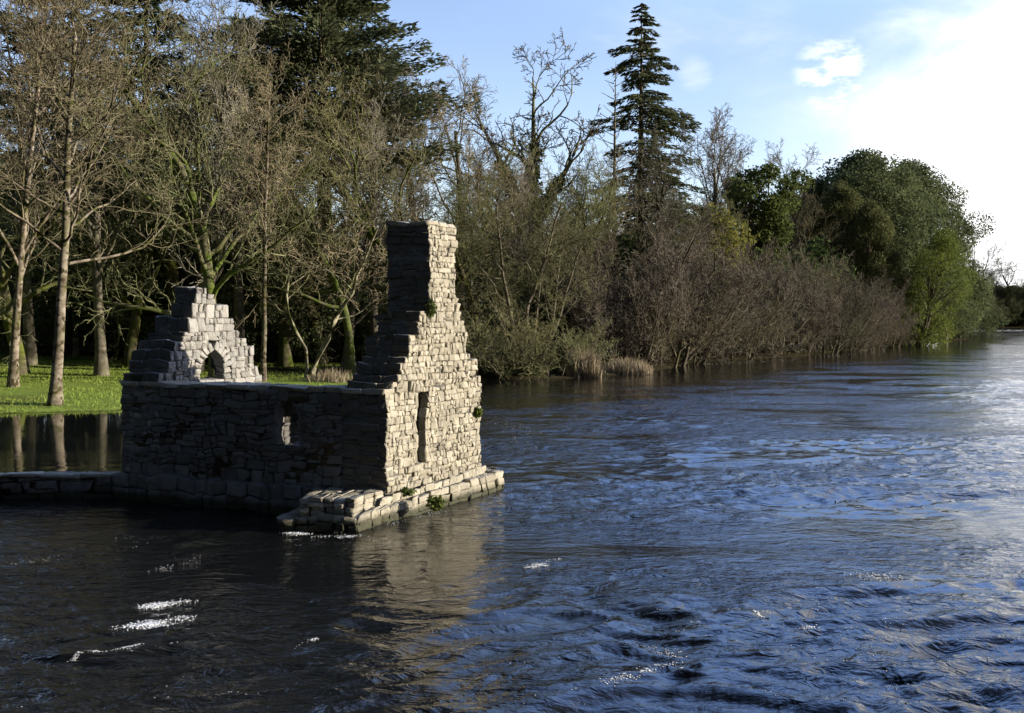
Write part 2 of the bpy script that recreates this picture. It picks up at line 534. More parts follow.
g.nt.links.new(bs.outputs[0], o.inputs[0])
M['water'] = m

xs = spaced(-90, 420, 2, 9, 900)
ys = 6 + (np.exp(np.linspace(0, math.log(1 + 394 / 5.0), 900)) - 1) * 5.0
ys = np.concatenate([np.linspace(-60, 5.8, 60), ys])
v, q = grid_sheet(xs, ys, water_z)
X, Y = v[:, 0], v[:, 1]
calm = 1 / (1 + np.exp((X + 4.0 + 0.10 * (Y - 20)) * 0.9)) * 1 / (1 + np.exp(-(Y - 19.3) * 2.0))
rough = (1 - 0.93 * calm) * np.clip(-shore_dist(X, Y) / 12.0, 0.15, 1) * (1 - 0.5 * np.exp(-((X + 1.5) ** 2) / 5 - ((Y - 12.5) ** 2) / 28)) / (1 + (np.maximum(Y, 0) / 110) ** 1.5)
tag(link('river_water', new_mesh('river_water', v, q, M['water'], True, {'rough': rough})), kind='structure')

# ------------------------------------------------------------------ stones
_g = np.array([-1, -0.72, 0.72, 1.0])


def _unit_stone():
    pts, idx = [], {}
    for i in range(4):
        for j in range(4):
            for k in range(4):
                if i in (0, 3) or j in (0, 3) or k in (0, 3):
                    idx[(i, j, k)] = len(pts)
                    p = np.array([_g[i], _g[j], _g[k]])
                    e = np.abs(p) > 0.99
                    if e.sum() == 2: p = np.where(e, p * 0.965, p)
                    if e.sum() == 3: p = p * 0.93
                    pts.append(p)
    F = []
    for ax in range(3):
        for side in (0, 3):
            for i in range(3):
                for j in range(3):
                    def key(a, b):
                        k = [0, 0, 0]
                        k[ax] = side
                        k[(ax + 1) % 3] = a
                        k[(ax + 2) % 3] = b
                        return idx[tuple(k)]
                    f = [key(i, j), key(i + 1, j), key(i + 1, j + 1), key(i, j + 1)]
                    if side == 0: f = f[::-1]
                    F.append(f)
    return np.array(pts), np.array(F)


US, UF = _unit_stone()


class Stones:
    """collects rough stones, each given by 8 corners, in one mesh"""
    def __init__(self, seed, warp=1.0):
        self.rng = np.random.default_rng(seed)
        self.warp = warp
        self.V, self.T, self.A = [], [], []

    def box(self, o, U, Vv, Z, j=0.035, tint=None, algae=False):
        """o corner, three edge vectors"""
        o, U, Vv, Z = (np.asarray(t, dtype=float) for t in (o, U, Vv, Z))
        P = US.copy()
        P += self.rng.normal(scale=0.045, size=P.shape)
        skew = self.rng.normal(scale=0.085, size=(3, 3))
        P = P + (P @ skew) * 0.6
        t = (P + 1) / 2
        v = o + t[:, :1] * U + t[:, 1:2] * Vv + t[:, 2:] * Z
        v = v + self.rng.normal(scale=j * 0.18, size=v.shape)
        self.V.append(v)
        tv = self.rng.random() if tint is None else tint
        self.T.append(np.full(len(P), tv))
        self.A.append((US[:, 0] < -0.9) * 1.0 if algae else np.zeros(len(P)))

    def plain(self, o, U, Vv, Z):
        o, U, Vv, Z = (np.asarray(t, dtype=float) for t in (o, U, Vv, Z))
        t = (_g[[0, 3]][np.clip(np.sign(US).astype(int), 0, 1)] + 1) / 2
        self.V.append(o + t[:, :1] * U + t[:, 1:2] * Vv + t[:, 2:] * Z)
        self.T.append(np.full(len(US), 0.1)); self.A.append(np.zeros(len(US)))

    def mesh(self, name, mat):
        n = len(self.V)
        v = np.concatenate(self.V)
        if self.warp:
            x, y, z = v[:, 0].copy(), v[:, 1].copy(), v[:, 2].copy()
            a = x * 1.3 - y * 0.9
            v[:, 2] += self.warp * (0.020 * np.sin(3.1 * a + 2.1 * z + .4) + 0.014 * np.sin(7.7 * a - 3.0 * z) + 0.008 * np.sin(15 * a + 5 * z))
            v[:, 0] += self.warp * (0.012 * np.sin(4.1 * y + 5.3 * z) + 0.008 * np.sin(11 * z + 7 * a))
            v[:, 1] += self.warp * (0.012 * np.sin(3.7 * x - 4.9 * z) + 0.008 * np.sin(9 * z - 5 * a))
        f = (UF[None] + (np.arange(n) * len(US))[:, None, None]).reshape(-1, 4)
        return new_mesh(name, v, f, mat, False, {'tint': np.concatenate(self.T), 'algae': np.concatenate(self.A)})


def rubble(st, core, O, u, w, T, z0, z1, ranges, hmin, hmax, lmin, lmax, tdiv=3, protr=0.03, split=0.4, algae=False):
    """courses of rubble between z0 and z1. O: origin, u: unit along the wall, w: unit through its thickness T
    ranges(z): list of (a, b[, T0, T1]) stretches along u that stand at that height"""
    rng = st.rng
    z = z0
    while z < z1 - 0.02:
        h = min(rng.uniform(hmin, hmax), z1 - z)
        if z1 - z - h < hmin * 0.6: h = z1 - z
        for rg in ranges(z + h * 0.5):
            a, b = rg[0], rg[1]
            t0, t1 = (rg[2], rg[3]) if len(rg) > 2 else (0, T)
            if b - a < 0.05: continue
            ins = 0.012 if z > ZP - 0.2 else 0.014
            if core is not None and b - a > 3 * ins:
                core.plain(O + u * (a + ins) + w * (t0 + ins) + Vector((0, 0, z - 0.01)), u * (b - a - 2 * ins), w * (t1 - t0 - 2 * ins), Vector((0, 0, h - 0.02)))
            nt = max(1, int(round((t1 - t0) / 0.3))) if tdiv > 1 else 1
            for k in range(nt):
                ta, tb = t0 + (t1 - t0) * k / nt, t0 + (t1 - t0) * (k + 1) / nt
                x = a
                while x < b - 0.01:
                    l = rng.uniform(lmin, lmax) * (1.0 if h > 0.13 else 0.8)
                    if b - x - l < lmin * 0.6: l = b - x
                    cells = [(0, 0, l, h)]
                    if h > 0.13 and rng.random() < split:
                        c = rng.uniform(0.32, 0.68) * h
                        cells = []
                        for sa, sb in ((0, c), (c, h)):
                            if l > lmin * 1.5 and rng.random() < 0.5:
                                m_ = rng.uniform(0.3, 0.7) * l
                                cells += [(0, sa, m_, sb), (m_, sa, l, sb)]
                            else:
                                cells.append((0, sa, l, sb))
                    for xa, sa, xb, sb in cells:
                        e = 0.004
                        pa = rng.uniform(0.15, 1) * protr if k == 0 else 0
                        pb = rng.uniform(0.15, 1) * protr if k == nt - 1 else 0
                        pl = rng.uniform(-0.4, 1) * protr if x + xa == a else 0
                        pr = rng.uniform(-0.4, 1) * protr if x + xb > b - 0.01 else 0
                        st.box(O + u * (x + xa + e - pl) + w * (ta - pa) + Vector((0, 0, z + sa + 0.002)),
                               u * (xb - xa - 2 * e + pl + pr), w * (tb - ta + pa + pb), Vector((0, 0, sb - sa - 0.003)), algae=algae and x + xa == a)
                    x += l
        z += h
    return z


def cut(ranges, a, b):
    out = []
    for r in ranges:
        x0, x1, rest = r[0], r[1], tuple(r[2:])
        if b <= x0 or a >= x1: out.append(r); continue
        if a > x0: out.append((x0, a) + rest)
        if b < x1: out.append((b, x1) + rest)
    return out


# the plan of the ruin
PA = Vector((-2.117, 16.67, 0)); PB = Vector((-0.619, 19.33, 0)); PC = Vector((-7.40, 18.90, 0))
uG = (PB - PA).normalized()                 # along the gables
vL = (PC - PA).normalized()                 # along the long walls
LG, LL = (PB - PA).length, (PC - PA).length
ZP, ZW = 0.50, 2.20                         # top of plinth, top of the long walls


def on_line(px, py, O, u):
    k = (px - W / 2) / F
    s = (k * O.y - O.x) / (u.x - k * u.y)
    y = O.y + u.y * s
    return s, z_at(py, y)


house = link('ruined_fishing_house', None, loc=(0, 0, 0))
tag(house, 'roofless stone fishing house ruin with tall chimney gable standing in the river', 'ruined house')

# chimney gable (lit face looks to the right)
stepsL = [(430, 312, None), (418.5, 336), (409, 355), (404, 366.5), (399, 374), (394, 381), (389.5, 388)]
Lp = [on_line(x, y, PA, uG) for x, y in [(429.5, 312.5), (418.5, 336.5), (409, 354), (404.5, 366), (399.5, 374), (395, 382), (391, 389)]]
Rp = [on_line(x, y, PA, uG) for x, y in [(455.5, 306), (460, 322), (464.5, 334), (467, 350), (470, 362), (477.5, 372), (479.5, 384)]]
ZCH = on_line(430, 219, PA, uG)[1]


def gable_l(z):
    if z < ZW: return 0.0
    for s, zz in Lp:
        if z > zz: return s
    return 0.05


def gable_r(z):
    for s, zz in Rp:
        if z > zz: return s
    return LG


TG = 0.85


def slot(z):
    t = (z - 0.85) / (2.14 - 0.85)
    if not 0 <= t <= 1: return None
    c = 1.02 + 0.055 * t
    w = 0.135 if t < 0.88 else 0.08
    return c - w, c + w


def gable_ranges(z):
    r = [(gable_l(z) + random.uniform(-0.015, 0.015), gable_r(z) + random.uniform(-0.03, 0.01))]
    s = slot(z)
    if not s: return r
    a, b = r[0]
    return cut([(a, b, 0, 0.13)], s[0] - 0.07, s[1] + 0.07) + cut([(a, b, 0.13, TG)], s[0] - 0.38, s[1] + 0.36)


JB = 0.075
random.seed(4)
st, core = Stones(11), Stones(12)
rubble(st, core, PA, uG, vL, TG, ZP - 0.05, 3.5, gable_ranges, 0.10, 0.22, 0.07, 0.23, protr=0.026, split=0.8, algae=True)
zj = 0.85
while zj < 2.05:
    hj = min(random.uniform(0.14, 0.30), 2.1 - zj)
    sl = slot(zj + hj / 2)
    if sl is None: break
    st.box(PA + uG * (sl[0] - 0.085) - vL * 0.012 + Vector((0, 0, zj)), uG * 0.085, vL * 0.15, Vector((0, 0, hj - 0.004)))
    st.box(PA + uG * sl[1] - vL * 0.012 + Vector((0, 0, zj)), uG * 0.085, vL * 0.15, Vector((0, 0, hj - 0.004)))
    zj += hj
gable = link('chimney_gable', st.mesh('chimney_gable', M['stone']), house)
link('mortar', core.mesh('mortar', M['mortar']), gable)
st, core = Stones(13), Stones(14)
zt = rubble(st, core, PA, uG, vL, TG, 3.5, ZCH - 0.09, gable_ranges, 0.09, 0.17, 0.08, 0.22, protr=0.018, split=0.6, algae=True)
sL, sR = gable_l(5), gable_r(5)
for i in range(3):                          # flat cap stones, slightly proud
    a = sL - 0.02 + (sR - sL + 0.04) * i / 3
    for k in range(2):
        st.box(PA + uG * a + vL * (-0.02 + k * 0.45) + Vector((0, 0, ZCH - 0.09 + random.uniform(-.02, .015))), uG * ((sR - sL + 0.03) / 3), vL * 0.44, Vector((0, 0, 0.08)), tint=0.8)
chim = link('chimney', st.mesh('chimney', M['stone']), house)
link('mortar', core.mesh('mortar', M['mortar']), chim)

# stepped far gable with the pointed arch
OF = PC - vL * 0.90
pf = lambda x, y: on_line(x, y, OF, uG)
fl = [pf(*p) for p in [(197.5, 293), (197, 304), (193, 318), (187.5, 332), (183.5, 341), (174, 350), (169.5, 361), (165, 373)]]
fr = [pf(*p) for p in [(207, 293), (214, 304), (229, 316), (233.5, 328), (239, 340), (247, 350), (254, 366), (258, 376)]]
ZF = pf(203, 286.5)[1]
aL, aR = pf(201, 380)[0], pf(223.5, 380)[0]
aC, aTop, aSpring = (aL + aR) / 2, pf(213, 350)[1], pf(213, 374)[1]
aW = (aR - aL) / 2 + 0.02


aH = aTop - aSpring
aK = max(0.0, (aH * aH - aW * aW) / (2 * aW))
aR_ = aW + aK


def arch_half(z, grow_=0.0):
    if z < aSpring: return aW + grow_
    q = (aR_ + grow_) ** 2 - (z - aSpring) ** 2
    return max(0.0, math.sqrt(q) - aK) if q > 0 else 0.0


def far_ranges(z):
    a = next((s for s, zz in fl if z > zz), 0.0) if z > ZW else 0.0
    b = next((s for s, zz in fr if z > zz), LG - 0.28) if z > ZW - 0.06 else LG
    t1 = 0.85 if z < 3.35 else 0.52
    hw = arch_half(z, 0.17)
    r = [(a, b, 0, t1 * (0.93 + 0.10 * random.random()))]
    if hw <= 0.02 or z < ZW - 0.5: return r
    a, b, _, t_ = r[0]
    return cut([(a, b, 0, 0.24)], aC - hw, aC + hw) + cut([(a, b, 0.24, t_)], aC - hw - 0.1, min(aC + hw + 0.5, b - 0.25))


st, core = Stones(21), Stones(22)
rubble(st, core, OF, uG, vL, 0.85, ZP - 0.05, ZW - 0.02, lambda z: [(0, LG if z < 1.8 else LG - 0.34)], 0.12, 0.22, 0.15, 0.4, protr=0.03)
# each course of the upper part matches one step
cz = ZW - 0.02
marks = sorted([zz for _, zz in fl if zz > cz + 0.08] + [ZF])
for zz in marks:
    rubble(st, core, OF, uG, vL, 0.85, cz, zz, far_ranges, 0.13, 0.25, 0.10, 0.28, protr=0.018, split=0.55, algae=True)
    cz = zz
nv = 6                                       # voussoirs of the pointed arch
amax = math.acos(min(1, aK / aR_))
for sd in (-1, 1):
    for i in range(nv):
        t0, t1 = amax * i / nv, amax * (i + 1) / nv
        def ap(t, r):
            return OF + uG * (aC + sd * (r * math.cos(t) - aK)) + Vector((0, 0, aSpring + r * math.sin(t)))
        p0, p1, q0 = ap(t0, aR_), ap(t1, aR_), ap((t0 + t1) / 2, aR_ + 0.185)
        st.box(p0 - vL * 0.02, p1 - p0, q0 - (p0 + p1) / 2, vL * 0.26, tint=random.uniform(.5, 1))
    for i in range(2):
        zc = ZW - 0.02 + (aSpring - ZW + 0.02) * i / 2
        o_ = OF + uG * (aC + (aW if sd > 0 else -aW - 0.17)) - vL * 0.012 + Vector((0, 0, zc))
        st.box(o_, uG * 0.17, vL * 0.25, Vector((0, 0, (aSpring - ZW + 0.02) / 2 - 0.004)))
fg = link('stepped_gable', st.mesh('stepped_gable', M['stone_far']), house)
link('mortar', core.mesh('mortar', M['mortar']), fg)

# the shaded long wall with its lancet window
w0 = on_line(298.5, 443, PA, vL)[0]; w1 = on_line(277, 443, PA, vL)[0]
wz0, wz1 = 1.16, 1.92


def lancet(z):
    if not wz0 <= z <= wz1 + 0.03: return None
    t = max(0, (z - (wz1 - 0.30)) / 0.33)
    hw = (w1 - w0) / 2 * math.sqrt(max(0.03, 1 - t ** 2))
    c = (w0 + w1) / 2
    return c - hw, c + hw


def long_ranges(z):
    r = [(TG + 0.012, LL - 0.02)]
    s = lancet(z)
    if not s: return r
    a, b = r[0]
    return cut([(a, b, 0, 0.2)], s[0] - 0.055, s[1] + 0.055) + cut([(a, b, 0.2, TW)], s[0] - 0.75, s[1])


st, core = Stones(31), Stones(32)
TW = 0.62
OA = PA + vL * (TG + 0.01) * 0
z_prev = ZP - 0.05
# courses stop at sill and head of the window
for za, zb, hm, hx in ((ZP - 0.05, wz0, 0.12, 0.26), (wz0, wz1 + 0.02, 0.09, 0.15), (wz1 + 0.02, ZW - 0.08, 0.09, 0.2)):
    rubble(st, core, PA - uG * 0.012, vL, uG, TW, za, zb, long_ranges, hm, hx, 0.14, 0.46, protr=0.018, split=0.5)
zj = wz0
while zj < wz1 - 0.01:
    hj = 0.16 if zj < wz1 - 0.36 else 0.045
    s_ = lancet(zj + hj / 2)
    if s_ is None: break
    for x_, w_ in ((s_[0] - 0.075, 0.075), (s_[1], 0.075)):
        st.box(PA - uG * 0.022 + vL * x_ + Vector((0, 0, zj)), vL * w_, uG * 0.19, Vector((0, 0, hj + 0.002)), j=0.01, tint=.9)
    zj += hj
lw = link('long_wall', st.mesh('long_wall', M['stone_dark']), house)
link('mortar', core.mesh('mortar', M['mortar']), lw)
st = Stones(33, 0.25)
x = TG + 0.03
while x < LL:                                # flat coping
    l = random.uniform(0.28, 0.62)
    l = min(l, LL - x + 0.02)
    st.box(PA + vL * x - uG * random.uniform(0.02, 0.05) + Vector((0, 0, ZW - 0.085 + random.uniform(-.008, .008))), vL * (l - 0.012), uG * (TW + 0.05), Vector((0, 0, random.uniform(0.075, 0.105))))
    x += l
st.box(PA + vL * 0.0 - uG * 0.04 + Vector((0, 0, ZW - 0.085)), vL * 0.42, uG * 0.3, Vector((0, 0, 0.09)))
st.box(PA + vL * 0.43 - uG * 0.03 + Vector((0, 0, ZW - 0.085)), vL * 0.42, uG * 0.3, Vector((0, 0, 0.08)))
link('coping', st.mesh('coping', M['stone']), lw)

# far long wall, a little lower, with a gap for the doorway
st, core = Stones(41), Stones(42)
PBi = PB - uG * 0.6


def back_ranges(z):
    r = [(TG, LL - 0.9)]
    return r


rubble(st, core, PBi, vL, uG, 0.6, ZP - 0.05, ZW - 0.25, back_ranges, 0.13, 0.24, 0.18, 0.45, protr=0.02)
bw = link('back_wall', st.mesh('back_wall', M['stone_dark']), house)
link('mortar', core.mesh('mortar', M['mortar']), bw)

# floor slab inside, plinth tiers
st = Stones(51)


def quad_tier(st, p00, p10, p11, p01, z0, za, zb, nu, nv, nz, j=0.04):
    """stones filling a four-sided tier; top height runs from za (u=0) to zb (u=1)"""
    f = lambda a, b: p00 * (1 - a) * (1 - b) + p10 * a * (1 - b) + p11 * a * b + p01 * (1 - a) * b
    us = np.cumsum(np.concatenate([[0], st.rng.uniform(0.6, 1.4, nu)])); us /= us[-1]
    for i in range(nu):
        zt = za + (zb - za) * (us[i] + us[i + 1]) / 2 + st.rng.uniform(-0.02, 0.02)
        for k in range(nz):
            off = st.rng.uniform(-0.25, 0.25) / nu if k < nz - 1 else 0
            for jn in range(nv):
                a0, a1 = max(0, us[i] + (off if i else 0)), us[i + 1]
                b0, b1 = jn / nv, (jn + 1) / nv
                if jn == 0: b0 -= st.rng.uniform(-0.4, 1) * j / max(0.2, (p01 - p00).length)
                o_ = f(a0, b0)
                zz = z0 + (zt - z0) * k / nz
                st.box(o_ + Vector((0, 0, zz)), (f(a1, b0) - o_) * 0.985, (f(a0, b1) - o_) * 0.985, Vector((0, 0, (zt - z0) / nz * 0.985)))


L1, L2, L3 = on_z(279, 530), on_z(357, 532), on_z(503, 491)
L4 = PB + (L3 - PB) * 0.5 + uG * 0.45 + vL * 0.3
U1, U2 = on_z(300, 498, ZP), on_z(355, 500, ZP)
U1.z = U2.z = 0
wl = PA + vL * 1.55
quad_tier(st, L2, L3, PB + uG * 0.25 + vL * 0.15, PA - uG * 0.10, -0.5, 0.235, 0.40, 15, 3, 6, 0.07)
quad_tier(st, L3, L4, PB + uG * 0.7 + vL * 0.9, PB + uG * 0.2 + vL * 0.12, -0.5, 0.40, 0.40, 4, 2, 6, 0.03)
quad_tier(st, L1, L2, PA - uG * 0.05, wl, -0.5, 0.22, 0.235, 6, 4, 6, 0.08)
quad_tier(st, U1, U2, PA + vL * 0.02 - uG * 0.02, PA + vL * 1.35 - uG * 0.02, 0.2, ZP, ZP, 5, 3, 4, 0.07)
quad_tier(st, U2 * 0.25 + PA * 0.75 + Vector((0.05, -0.02, 0)), PB + (L3 - PB) * 0.28, PB, PA, 0.15, 0.40, 0.50, 15, 1, 2, 0.03)
link('plinth', st.mesh('plinth', M['stone']), house)
st = Stones(52)
pl0 = PA + vL * 1.2 - uG * 0.22; pl1 = PC + vL * 0.05 - uG * 0.22
quad_tier(st, pl0, pl1, PC + vL * 0.05 + uG * 0.05, PA + vL * 1.2 + uG * 0.05, -0.5, ZP, ZP - 0.02, 15, 1, 4)
# slab under the walls

f00, f10, f11, f01 = PA + vL * 0.05 + uG * 0.06, PB + vL * 0.05 - uG * 0.05, PB + (PC - PA) * 0.97, PC - vL * 0.1 + uG * 0.06
quad_tier(st, f00, f10, f11, f01, -0.5, ZP - 0.02, ZP - 0.02, 7, 7, 1, 0.0)
link('footing', st.mesh('footing', M['stone_dark']), house)

# broken stones lying on the head of the wall at the far gable
def loose_stone(px_s, vv, dz, size, label):
    st = Stones(int(px_s * 100) + 7)
    O = OF + uG * px_s + vL * vv + Vector((0, 0, dz))
    st.box(Vector((0, 0, 0)), uG * size[0], vL * size[1], Vector((0.02, 0, size[2])))
    o = link('loose_stone', st.mesh('loose_stone', M['stone_dark']), None, loc=O)
    tag(o, label, 'stone', 'broken stones on the wall head')


loose_stone(-0.02, 0.40, ZW + 0.01, (0.30, 0.26, 0.16), 'dark squarish stone lying on the wall corner left of the stepped gable')
loose_stone(0.22, 0.55, ZW + 0.20, (0.3, 0.3, 0.2), 'dark lump of stone leaning on the lowest step behind the stepped gable')

# causeway running off to the left
st, core = Stones(61), Stones(62)
c0 = PC + vL * 0.06 - uG * 0.18
c1 = Vector((-13.5, 18.25, 0))
cu = (c1 - c0).normalized(); cw = Vector((-cu.y, cu.x, 0)); cw = cw if cw.y > 0 else -cw
clen = (c1 - c0).length
rubble(st, core, c0, cu, cw, 0.40, -0.5, ZP - 0.07, lambda z: [(0, clen)], 0.14, 0.26, 0.25, 0.7, protr=0.03)
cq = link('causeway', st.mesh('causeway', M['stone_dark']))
tag(cq, 'low dark stone causeway wall running left from the ruin through the water', 'causeway')
link('mortar', core.mesh('mortar', M['mortar']), cq)
st = Stones(63, 0.6)
x = 0
while x < clen:
    l = random.uniform(0.35, 0.8)
    st.box(c0 + cu * x - cw * random.uniform(0.02, 0.06) + Vector((0, 0, ZP - 0.08 + random.uniform(-.03, .01))), cu * (l - 0.008), cw * random.uniform(0.34, 0.46), Vector((0, 0, 0.06)))
    x += l
link('capstones', st.mesh('capstones', M['stone']), cq)
st = Stones(64)
s0 = PC + uG * 1.05 + vL * 0.06
quad_tier(st, s0, s0 + vL * 1.3 - uG * 0.1, s0 + vL * 1.2 + uG * 0.35, s0 + uG * 0.4, -0.5, 0.34, 0.24, 4, 1, 2)
tag(link('stone_sill', st.mesh('stone_sill', M['stone'])), 'short low stone ledge in the slack water behind the causeway', 'stone ledge')

# ------------------------------------------------------------------ vegetation generators


def grow(rng, out, p, d, L, r, lvl, S):
    n = S['segs'][lvl]
    wn, tr = S['wander'][lvl], S['trop'][lvl]
    pts, rad = [tuple(p)], [r]
    dirs = [d.copy()]
    q = p.copy()
    r_end = r * S['taper'][lvl]
    for i in range(n):
        d = d + Vector((rng.gauss(0, wn), rng.gauss(0, wn), rng.gauss(0, wn) * 0.7 + tr))
        d.normalize()
        q = q + d * (L / n)
        t = (i + 1) / n
        pts.append(tuple(q)); rad.append(max(S['rmin'], r + (r_end - r) * t))
        dirs.append(d.copy())
    out[lvl].append((pts, rad, S['sides'][lvl]))
    if lvl + 1 >= len(S['segs']): return
    k = S['kids'][lvl]
    k = max(1, int(k * rng.uniform(0.75, 1.25)))
    t0 = S['start'][lvl]
    ph = rng.random() * 6.28
    for i in range(k):
        t = t0 + (1 - t0) * ((i + rng.random() * 0.8) / k)
        t = min(t, 0.999)
        j = min(int(t * n), n - 1); ft = t * n - j
        pp = Vector(pts[j]).lerp(Vector(pts[j + 1]), ft)
        dd = dirs[j + 1]
        ph += 2.4 + rng.gauss(0, 0.5)
        ang = math.radians(rng.gauss(S['angle'][lvl], 9)) * (1.15 - 0.5 * t if lvl == 0 else 1)
        ref = Vector((0, 0, 1)) if abs(dd.z) < 0.9 else Vector((1, 0, 0))
        a = dd.cross(ref).normalized(); b = dd.cross(a)
        cd = dd * math.cos(ang) + (a * math.cos(ph) + b * math.sin(ph)) * math.sin(ang)
        cl = L * S['ratio'][lvl] * (S['shape'](t) if lvl == 0 else (1.1 - 0.5 * t)) * rng.uniform(0.7, 1.25)
        cr = max(S['rmin'], (r + (r_end - r) * t) * S['rr'][lvl])
        grow(rng, out, pp, cd, cl, cr, lvl + 1, S)


BASE = dict(segs=[10, 8, 6, 4, 3], wander=[.06, .16, .22, .28, .3], trop=[.02, .07, .05, .04, .02], taper=[.35, .25, .25, .4, .6],
            sides=[9, 5, 4, 3, 3], kids=[14, 8, 7, 5], start=[.32, .2, .15, .1], angle=[58, 48, 45, 42], ratio=[.42, .48, .5, .5],
            rr=[.48, .5, .5, .55], rmin=.011, shape=lambda t: 1.15 - 0.75 * abs(t - .35))


def lean_stems(rng, S, out, n, L, r, spread, lean, lvl=0):
    for i in range(n):
        a = i * 6.283 / n + rng.uniform(-.5, .5)
        e = rng.uniform(0.3, 1) * lean
        d = Vector((math.cos(a) * e, math.sin(a) * e, 1)).normalized()
        grow(rng, out, Vector((math.cos(a) * spread, math.sin(a) * spread, -0.3)), d, L * rng.uniform(.7, 1.1), r * rng.uniform(.6, 1), lvl, S)


PROTO = {}


def proto(name, parts, height):
    PROTO[name] = (parts, height)


def zmax(v):
    return float(np.quantile(v[:, 2], 0.9995))


def bare(name, seed, bark, twig, L=11, r=.26, stems=1, spread=0, lean=0, split=2, **kw):
    S = dict(BASE); S.update(kw)
    rng = random.Random(seed)
    out = [[] for _ in S['segs']]
    if stems == 1:
        grow(rng, out, Vector((0, 0, -0.3)), Vector((rng.gauss(0, .012), rng.gauss(0, .012), 1)).normalized(), L, r, 0, S)
        p, rd, sd = out[0][0]
        rd[0] *= 1.6; rd[1] *= 1.05                      # root flare
    else:
        lean_stems(rng, S, out, stems, L, r, spread, lean)
    tv, tq = tubes([l for lv in out[:split] for l in lv])
    cv, cq_ = tubes([l for lv in out[split:] for l in lv])
    h = max(zmax(cv), zmax(tv))
    proto(name, [('trunk', new_mesh(name + '_trunk', tv, tq, M[bark], True)), ('branches', new_mesh(name + '_branches', cv, cq_, M[twig], False))], h)
    return out, h


ash_a, _ = bare('bare_a', 1, 'bark_grey', 'twig_tan', L=13, wander=[.03, .16, .22, .28, .3])
bare('bare_b', 2, 'bark_moss', 'twig_olive', L=12, r=.34, wander=[.10, .24, .28, .3, .3], kids=[12, 9, 8, 5], angle=[66, 52, 48, 45])
bare('bare_c', 3, 'bark_pale', 'twig_tan', L=14, r=.22, kids=[18, 7, 6, 5], angle=[48, 42, 42, 40], start=[.3, .2, .15, .1], wander=[.035, .2, .24, .3, .3])
bare('bare_d', 4, 'bark_moss', 'twig_olive', L=12, r=.30, kids=[15, 9, 7, 5], start=[.2, .15, .15, .1], wander=[.12, .25, .3, .32, .3])
bare('bare_e', 5, 'bark_grey', 'twig_grey', L=11, r=.24, kids=[15, 8, 8, 5], angle=[42, 36, 38, 36], trop=[.02, .11, .08, .06, .04], start=[.2, .2, .15, .1])
bare('birch_a', 6, 'bark_pale', 'twig_tan', L=14, r=.13, kids=[17, 6, 6, 4], ratio=[.24, .5, .55, .5], start=[.42, .2, .15, .1], wander=[.03, .16, .24, .3, .3], rmin=.009)
bare('birch_b', 8, 'bark_pale', 'twig_tan', L=14, r=.17, kids=[18, 7, 6, 4], ratio=[.36, .5, .55, .5], start=[.4, .2, .15, .1], wander=[.022, .2, .26, .3, .3], rmin=.010)
bare('crooked', 9, 'bark_pale', 'twig_tan', L=8, r=.10, stems=2, spread=.1, lean=.16, kids=[9, 6, 5, 4], wander=[.22, .3, .3, .3, .3], start=[.35, .2, .1, .1], rmin=.008)
bare('alder', 10, 'bark_grey', 'twig_olive', L=12, r=.20, stems=6, spread=.9, lean=.45, kids=[9, 7, 6, 5], angle=[52, 46, 44, 42], start=[.32, .2, .15, .1], wander=[.09, .2, .25, .3, .3])
bare('willow_a', 12, 'bark_grey', 'twig_brown', L=6.5, r=.10, stems=13, spread=1.6, lean=1.0, segs=[8, 6, 5, 4], wander=[.13, .22, .26, .3], trop=[.06, .08, .08, .05],
     taper=[.3, .3, .3, .5], sides=[5, 3, 3, 3], kids=[12, 8, 6], start=[.1, .1, .1], angle=[45, 40, 38], ratio=[.42, .5, .5], rr=[.5, .5, .6], rmin=.012, split=1)
bare('willow_b', 13, 'bark_grey', 'twig_brown', L=7.5, r=.11, stems=11, spread=1.8, lean=1.3, segs=[8, 6, 5, 4], wander=[.16, .22, .28, .3], trop=[.05, .09, .08, .05],
     taper=[.3, .3, .3, .5], sides=[5, 3, 3, 3], kids=[13, 9, 6], start=[.05, .1, .1], angle=[50, 42, 40], ratio=[.40, .48, .5], rr=[.5, .5, .6], rmin=.012, split=1)
bare('scrub', 14, 'bark_grey', 'twig_olive', L=4.2, r=.06, stems=12, spread=1.2, lean=.9, segs=[7, 5, 4, 3], wander=[.18, .26, .3, .3], trop=[.05, .06, .05, .03],
     taper=[.3, .3, .4, .5], sides=[5, 3, 3, 3], kids=[11, 8, 5], start=[.1, .1, .1], angle=[50, 45, 42], ratio=[.42, .5, .5], rr=[.5, .5, .6], rmin=.010, split=1)


def ellipsoid_points(rng, n, c, rad, shell=0.5):
    d = rng.normal(size=(n, 3))
    d /= np.linalg.norm(d, axis=1, keepdims=True)
    rr = shell + (1 - shell) * rng.random((n, 1)) ** 0.6
    return np.asarray(c) + d * rr * np.asarray(rad), d


